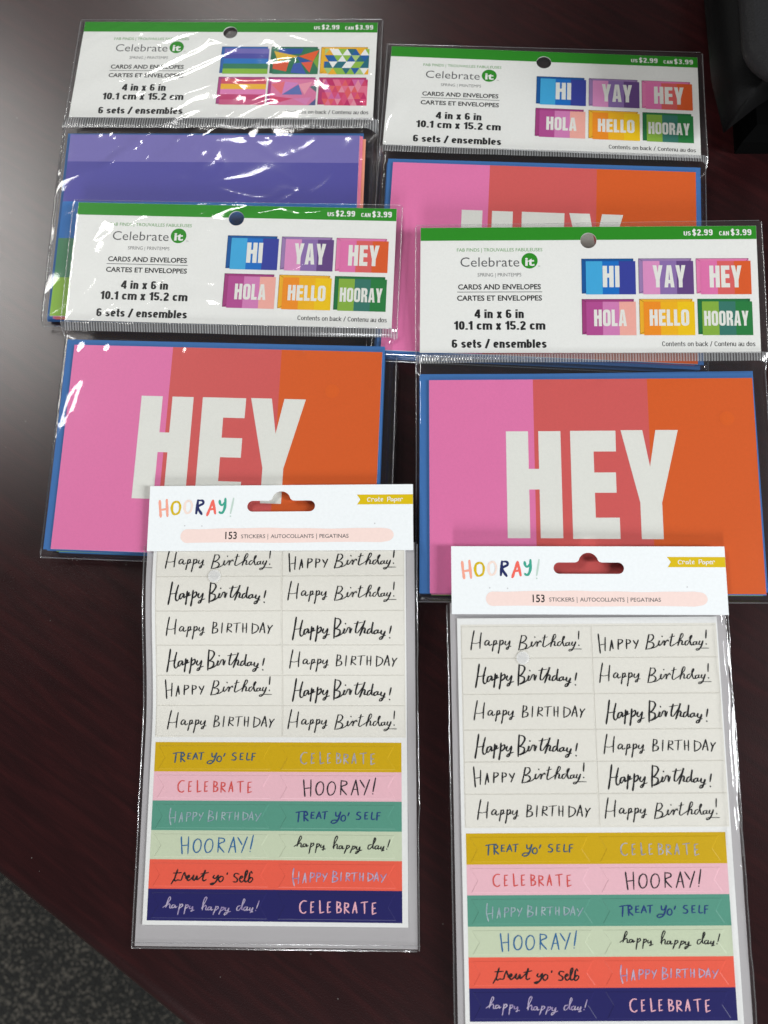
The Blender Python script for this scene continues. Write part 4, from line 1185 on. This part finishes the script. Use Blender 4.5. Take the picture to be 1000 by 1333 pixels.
def sticker_pack(label, hdr, sheet, bend, seed, ridge, vt):
    X0, Y0, th, z0, a, b = sheet
    root = bpy.data.objects.new('sticker_pack', None)
    col.objects.link(root)
    RM = plane_matrix(X0, Y0, th, 0)
    root.matrix_basis = RM
    tag(root, label, 'sticker pack', 'birthday sticker packs hung by a white header')
    inv = RM.inverted()
    link('header_card', shared('label_header', LAB), root, inv @ plane_matrix(*hdr))
    SM = inv @ plane_matrix(*sheet)
    zf = lambda x, y: float(bend(y))

    # white sheet with the printed colour bands
    sh = MB()
    vs = np.concatenate([np.linspace(-93, 0, 48), np.linspace(2, 77.7, 20)])
    u0, u1 = -1.9, 115.6
    XX, VV = np.meshgrid(np.array([u0, 0, 60, 113, u1]), vs[::-1])
    BZ = np.vectorize(bend)(VV)
    sh.grid(XX, -VV, BZ, SHEET, smooth=False)
    sh.grid(XX[::-1], -VV[::-1], BZ[::-1] - .3, SHEET, smooth=False)
    for uu in (u0, u1):
        ed = [(uu, -v, bend(v)) for v in vs] + [(uu, -v, bend(v) - .3) for v in vs]
        n = len(vs)
        sh.add(ed, [(i, i + 1, n + i + 1, n + i) if uu == u0 else (i + 1, i, n + i, n + i + 1) for i in range(n - 1)], SHEET)
    sh.add([(u0, -77.7, bend(77.7)), (u1, -77.7, bend(77.7)), (u1, -77.7, bend(77.7) - .3), (u0, -77.7, bend(77.7) - .3)], [(3, 2, 1, 0)], SHEET)
    for k, (nm, c) in enumerate(COLC):
        sh.rect(0, -ROWS_C[k + 1], 113, -ROWS_C[k], .03, ci(c))
    # cream print of the upper grid
    XX, VV = np.meshgrid(np.array([-.4, 115.0]), np.linspace(-90.2, -2.2, 46)[::-1])
    sh.grid(XX, -VV, np.vectorize(bend)(VV) + .03, STICK, smooth=False)
    sheet_o = sh.build('sticker_sheet', root, SM)

    for k, (w, (cu, cv)) in enumerate(WHITE_WORDS):
        i, j = k // 2, k % 2
        ua, ub = ((-.2, 58.3), (58.5, 114.8))[j]
        va, vb = ROWS_W[i] + .12, ROWS_W[i + 1] - .12
        st = MB()
        us = np.array([ua + .1, ua + .35, ub - .35, ub - .1])
        vv = np.array([va, va + .25, va + (vb - va) * .3, va + (vb - va) * .5, va + (vb - va) * .7, vb - .25, vb])[::-1]
        XX, VV = np.meshgrid(us, vv)
        hh = np.zeros_like(XX) + .035
        hh[1:-1, 1:-1] = .13
        st.grid(XX, -VV, np.vectorize(bend)(VV) + hh, STICK, smooth=False)
        for p0, p1 in (((ua + .1, va), (ub - .1, va)), ((ua + .1, vb), (ub - .1, vb))):
            q = np.linspace(p0[0], p1[0], 3)
            st.add([(x, -(p0[1] + d), bend(p0[1]) + .15) for x in q for d in (-.045, .045)], [(1, 3, 2, 0), (3, 5, 4, 2)], CUT)
        for x in (ua + .2, ub - .2):
            q = np.linspace(va, vb, 6)
            st.add([(x + d, -v, bend(v) + .15) for v in q for d in (-.045, .045)], [(2 * m_ + 2, 2 * m_ + 3, 2 * m_ + 1, 2 * m_) for m_ in range(5)], CUT)
        wd = {'V1': .52, 'V2': .56, 'V3': .66, 'V4': .52}[w]
        pen(st, STROKES[w], cu, cv, wd, BLACK, lambda x, y: float(bend(y)) + .17, .5)
        st.build('sticker', sheet_o, None, 'cream sticker reading ' + READ[w])
    for k, (w, (cu, cv), im, wd) in enumerate(COL_WORDS):
        i, j = k // 2, k % 2
        nm, c = COLC[i]
        va, vb = ROWS_C[i] + 1.5, ROWS_C[i + 1] - 1.0
        vm = (va + vb) / 2
        L_, R_ = ((1.5, 53.2), (57.8, 109.8))[j]
        fl_ = [(L_, va), (R_, va), (R_ - 2.9, vm), (R_ + .5, vb), (L_ + .3, vb), (L_ + 3.2, vm)]
        st = MB()
        cx, cy = (L_ + R_) / 2, vm
        ins = []
        for n_, (x, y) in enumerate(fl_):
            px, py = fl_[n_ - 1]
            qx, qy = fl_[(n_ + 1) % 6]
            d1 = Vector((x - px, y - py)).normalized()
            d2 = Vector((qx - x, qy - y)).normalized()
            nn = Vector((-d1.y - d2.y, d1.x + d2.x))
            nn = nn / max(.3, nn.length_squared) * 2
            ins.append((x + nn.x * .22, y + nn.y * .22))
        st.add([(x, -y, .04) for x, y in fl_] + [(x, -y, .14) for x, y in ins], [((n_ + 1) % 6, n_, 6 + n_, 6 + (n_ + 1) % 6) for n_ in range(6)], ci(c))
        st.poly([(x, -y) for x, y in ins], .14, ci(c))
        pen(st, STROKES[w], cu, cv, wd, im, lambda x, y: .17, .3)
        st.build('sticker', sheet_o, None, nm + ' flag sticker reading ' + READ[w])

    # grey translucent back of the pouch, and the clear front
    ul, ur, vb = -6.3, 120.6, 87.2
    bk = MB()
    XX, VV = np.meshgrid(np.linspace(ul + 1.3, ur - 1.0, 30), np.linspace(vt, vb - .6, 60)[::-1])
    BZ = np.vectorize(bend)(VV) - .55 + vnoise(XX / 24, VV / 20, seed) * .12
    bk.grid(XX, -VV, BZ, BACK)
    bk.build('backing_sheet', root, SM)
    bag = MB()
    nx, ny = 140, 190
    XX, VV = np.meshgrid(np.linspace(ul, ur, nx), np.linspace(vt, vb, ny)[::-1])
    wob = vnoise(XX * 0, VV / 22, seed) * .35 + vnoise(XX * 0, VV / 7, seed + 1) * .12
    XX = XX + wob * np.clip((XX - 100) / 20, -.4, 1)
    base = np.vectorize(bend)(VV)
    d = np.maximum(np.clip((-1.9 - XX) / 4.4, 0, 1), np.clip((XX - 115.6) / 5.0, 0, 1))
    d = np.maximum(d, np.clip((VV - 77.7) / 9.5, 0, 1))
    Z = base + .42 + .18 * vnoise(XX / 40, VV / 36, seed + 2) * (1 - d) + .05 * vnoise(XX / 12, VV / 14, seed + 3)
    Z = Z - d ** 1.5 * .6
    rp = 117.2 + .7 * vnoise(XX * 0, VV / 15, seed + 4)
    Z = Z + ridge * np.exp(-((XX - rp) / 1.5) ** 2) * (.8 + .3 * vnoise(XX / 9, VV / 10, seed + 5))
    Z = Z + .35 * np.exp(-((XX + 4.3) / .8) ** 2) * (.7 + .6 * vnoise(XX / 9, VV / 12, seed + 6))
    Z = np.maximum(Z, base + np.where(d <= 0, .30, -.4))
    bag.grid(XX, -VV, Z, FILM)
    for li in (0, nx - 1):
        bag.tube([(XX[i, li], -VV[i, li], Z[i, li]) for i in range(0, ny, 2)], .28, FILM_EDGE)
    bag.tube([(XX[0, j], -VV[0, j], Z[0, j]) for j in range(0, nx, 2)], .3, FILM_EDGE)
    Xb, Vb = np.meshgrid(np.linspace(ul, ur, 24), np.linspace(vt, vb, 50)[::-1])
    bag.grid(Xb, -Vb, np.vectorize(bend)(Vb) - .75, FILM_BACK)
    bag.tube([(x, -(vb - 2.1), bend(vb) - .2 + .03 * math.sin(x)) for x in np.linspace(ul, ur, 60)], .16, FILM_EDGE)
    bag.build('clear_bag', root, SM)
    dm = MB()
    dm.poly(circle(27.3, 75.2, 2.9, 32), bend(-75) + .62, FILM_DOT)
    dm.build('adhesive_dot', root, SM)
    return root


BACK = film_mat('milky_backing_film', 1.0, 0.3, 0.58, (.9, .89, .9), (.84, .81, .825))


def bend_over_edge(v):
    t = min(max((-v - 5) / 73, 0), 1)
    return 10.5 * t * t * (3 - 2 * t)


def bend_flat(v):
    return 0.0


sticker_pack('sticker pack whose header cuts into its top row of words, wide grey margin below',
             (-115.37, -10.49, -.02284, 13.0, math.asin(.3 / 30.85)), (-113.08, -128.38, -.0211, 1.4, 0.0, 0.0), bend_over_edge, 61, .35, -90.5)
sticker_pack('sticker pack with all six rows of black words showing and a shiny crumpled edge',
             (25.24, -42.99, -.0273, 13.2, math.asin(.7 / 30.85), .012), (27.11, -168.72, -.0167, 7.2, .04, .028), bend_flat, 83, 2.0, -100.0)
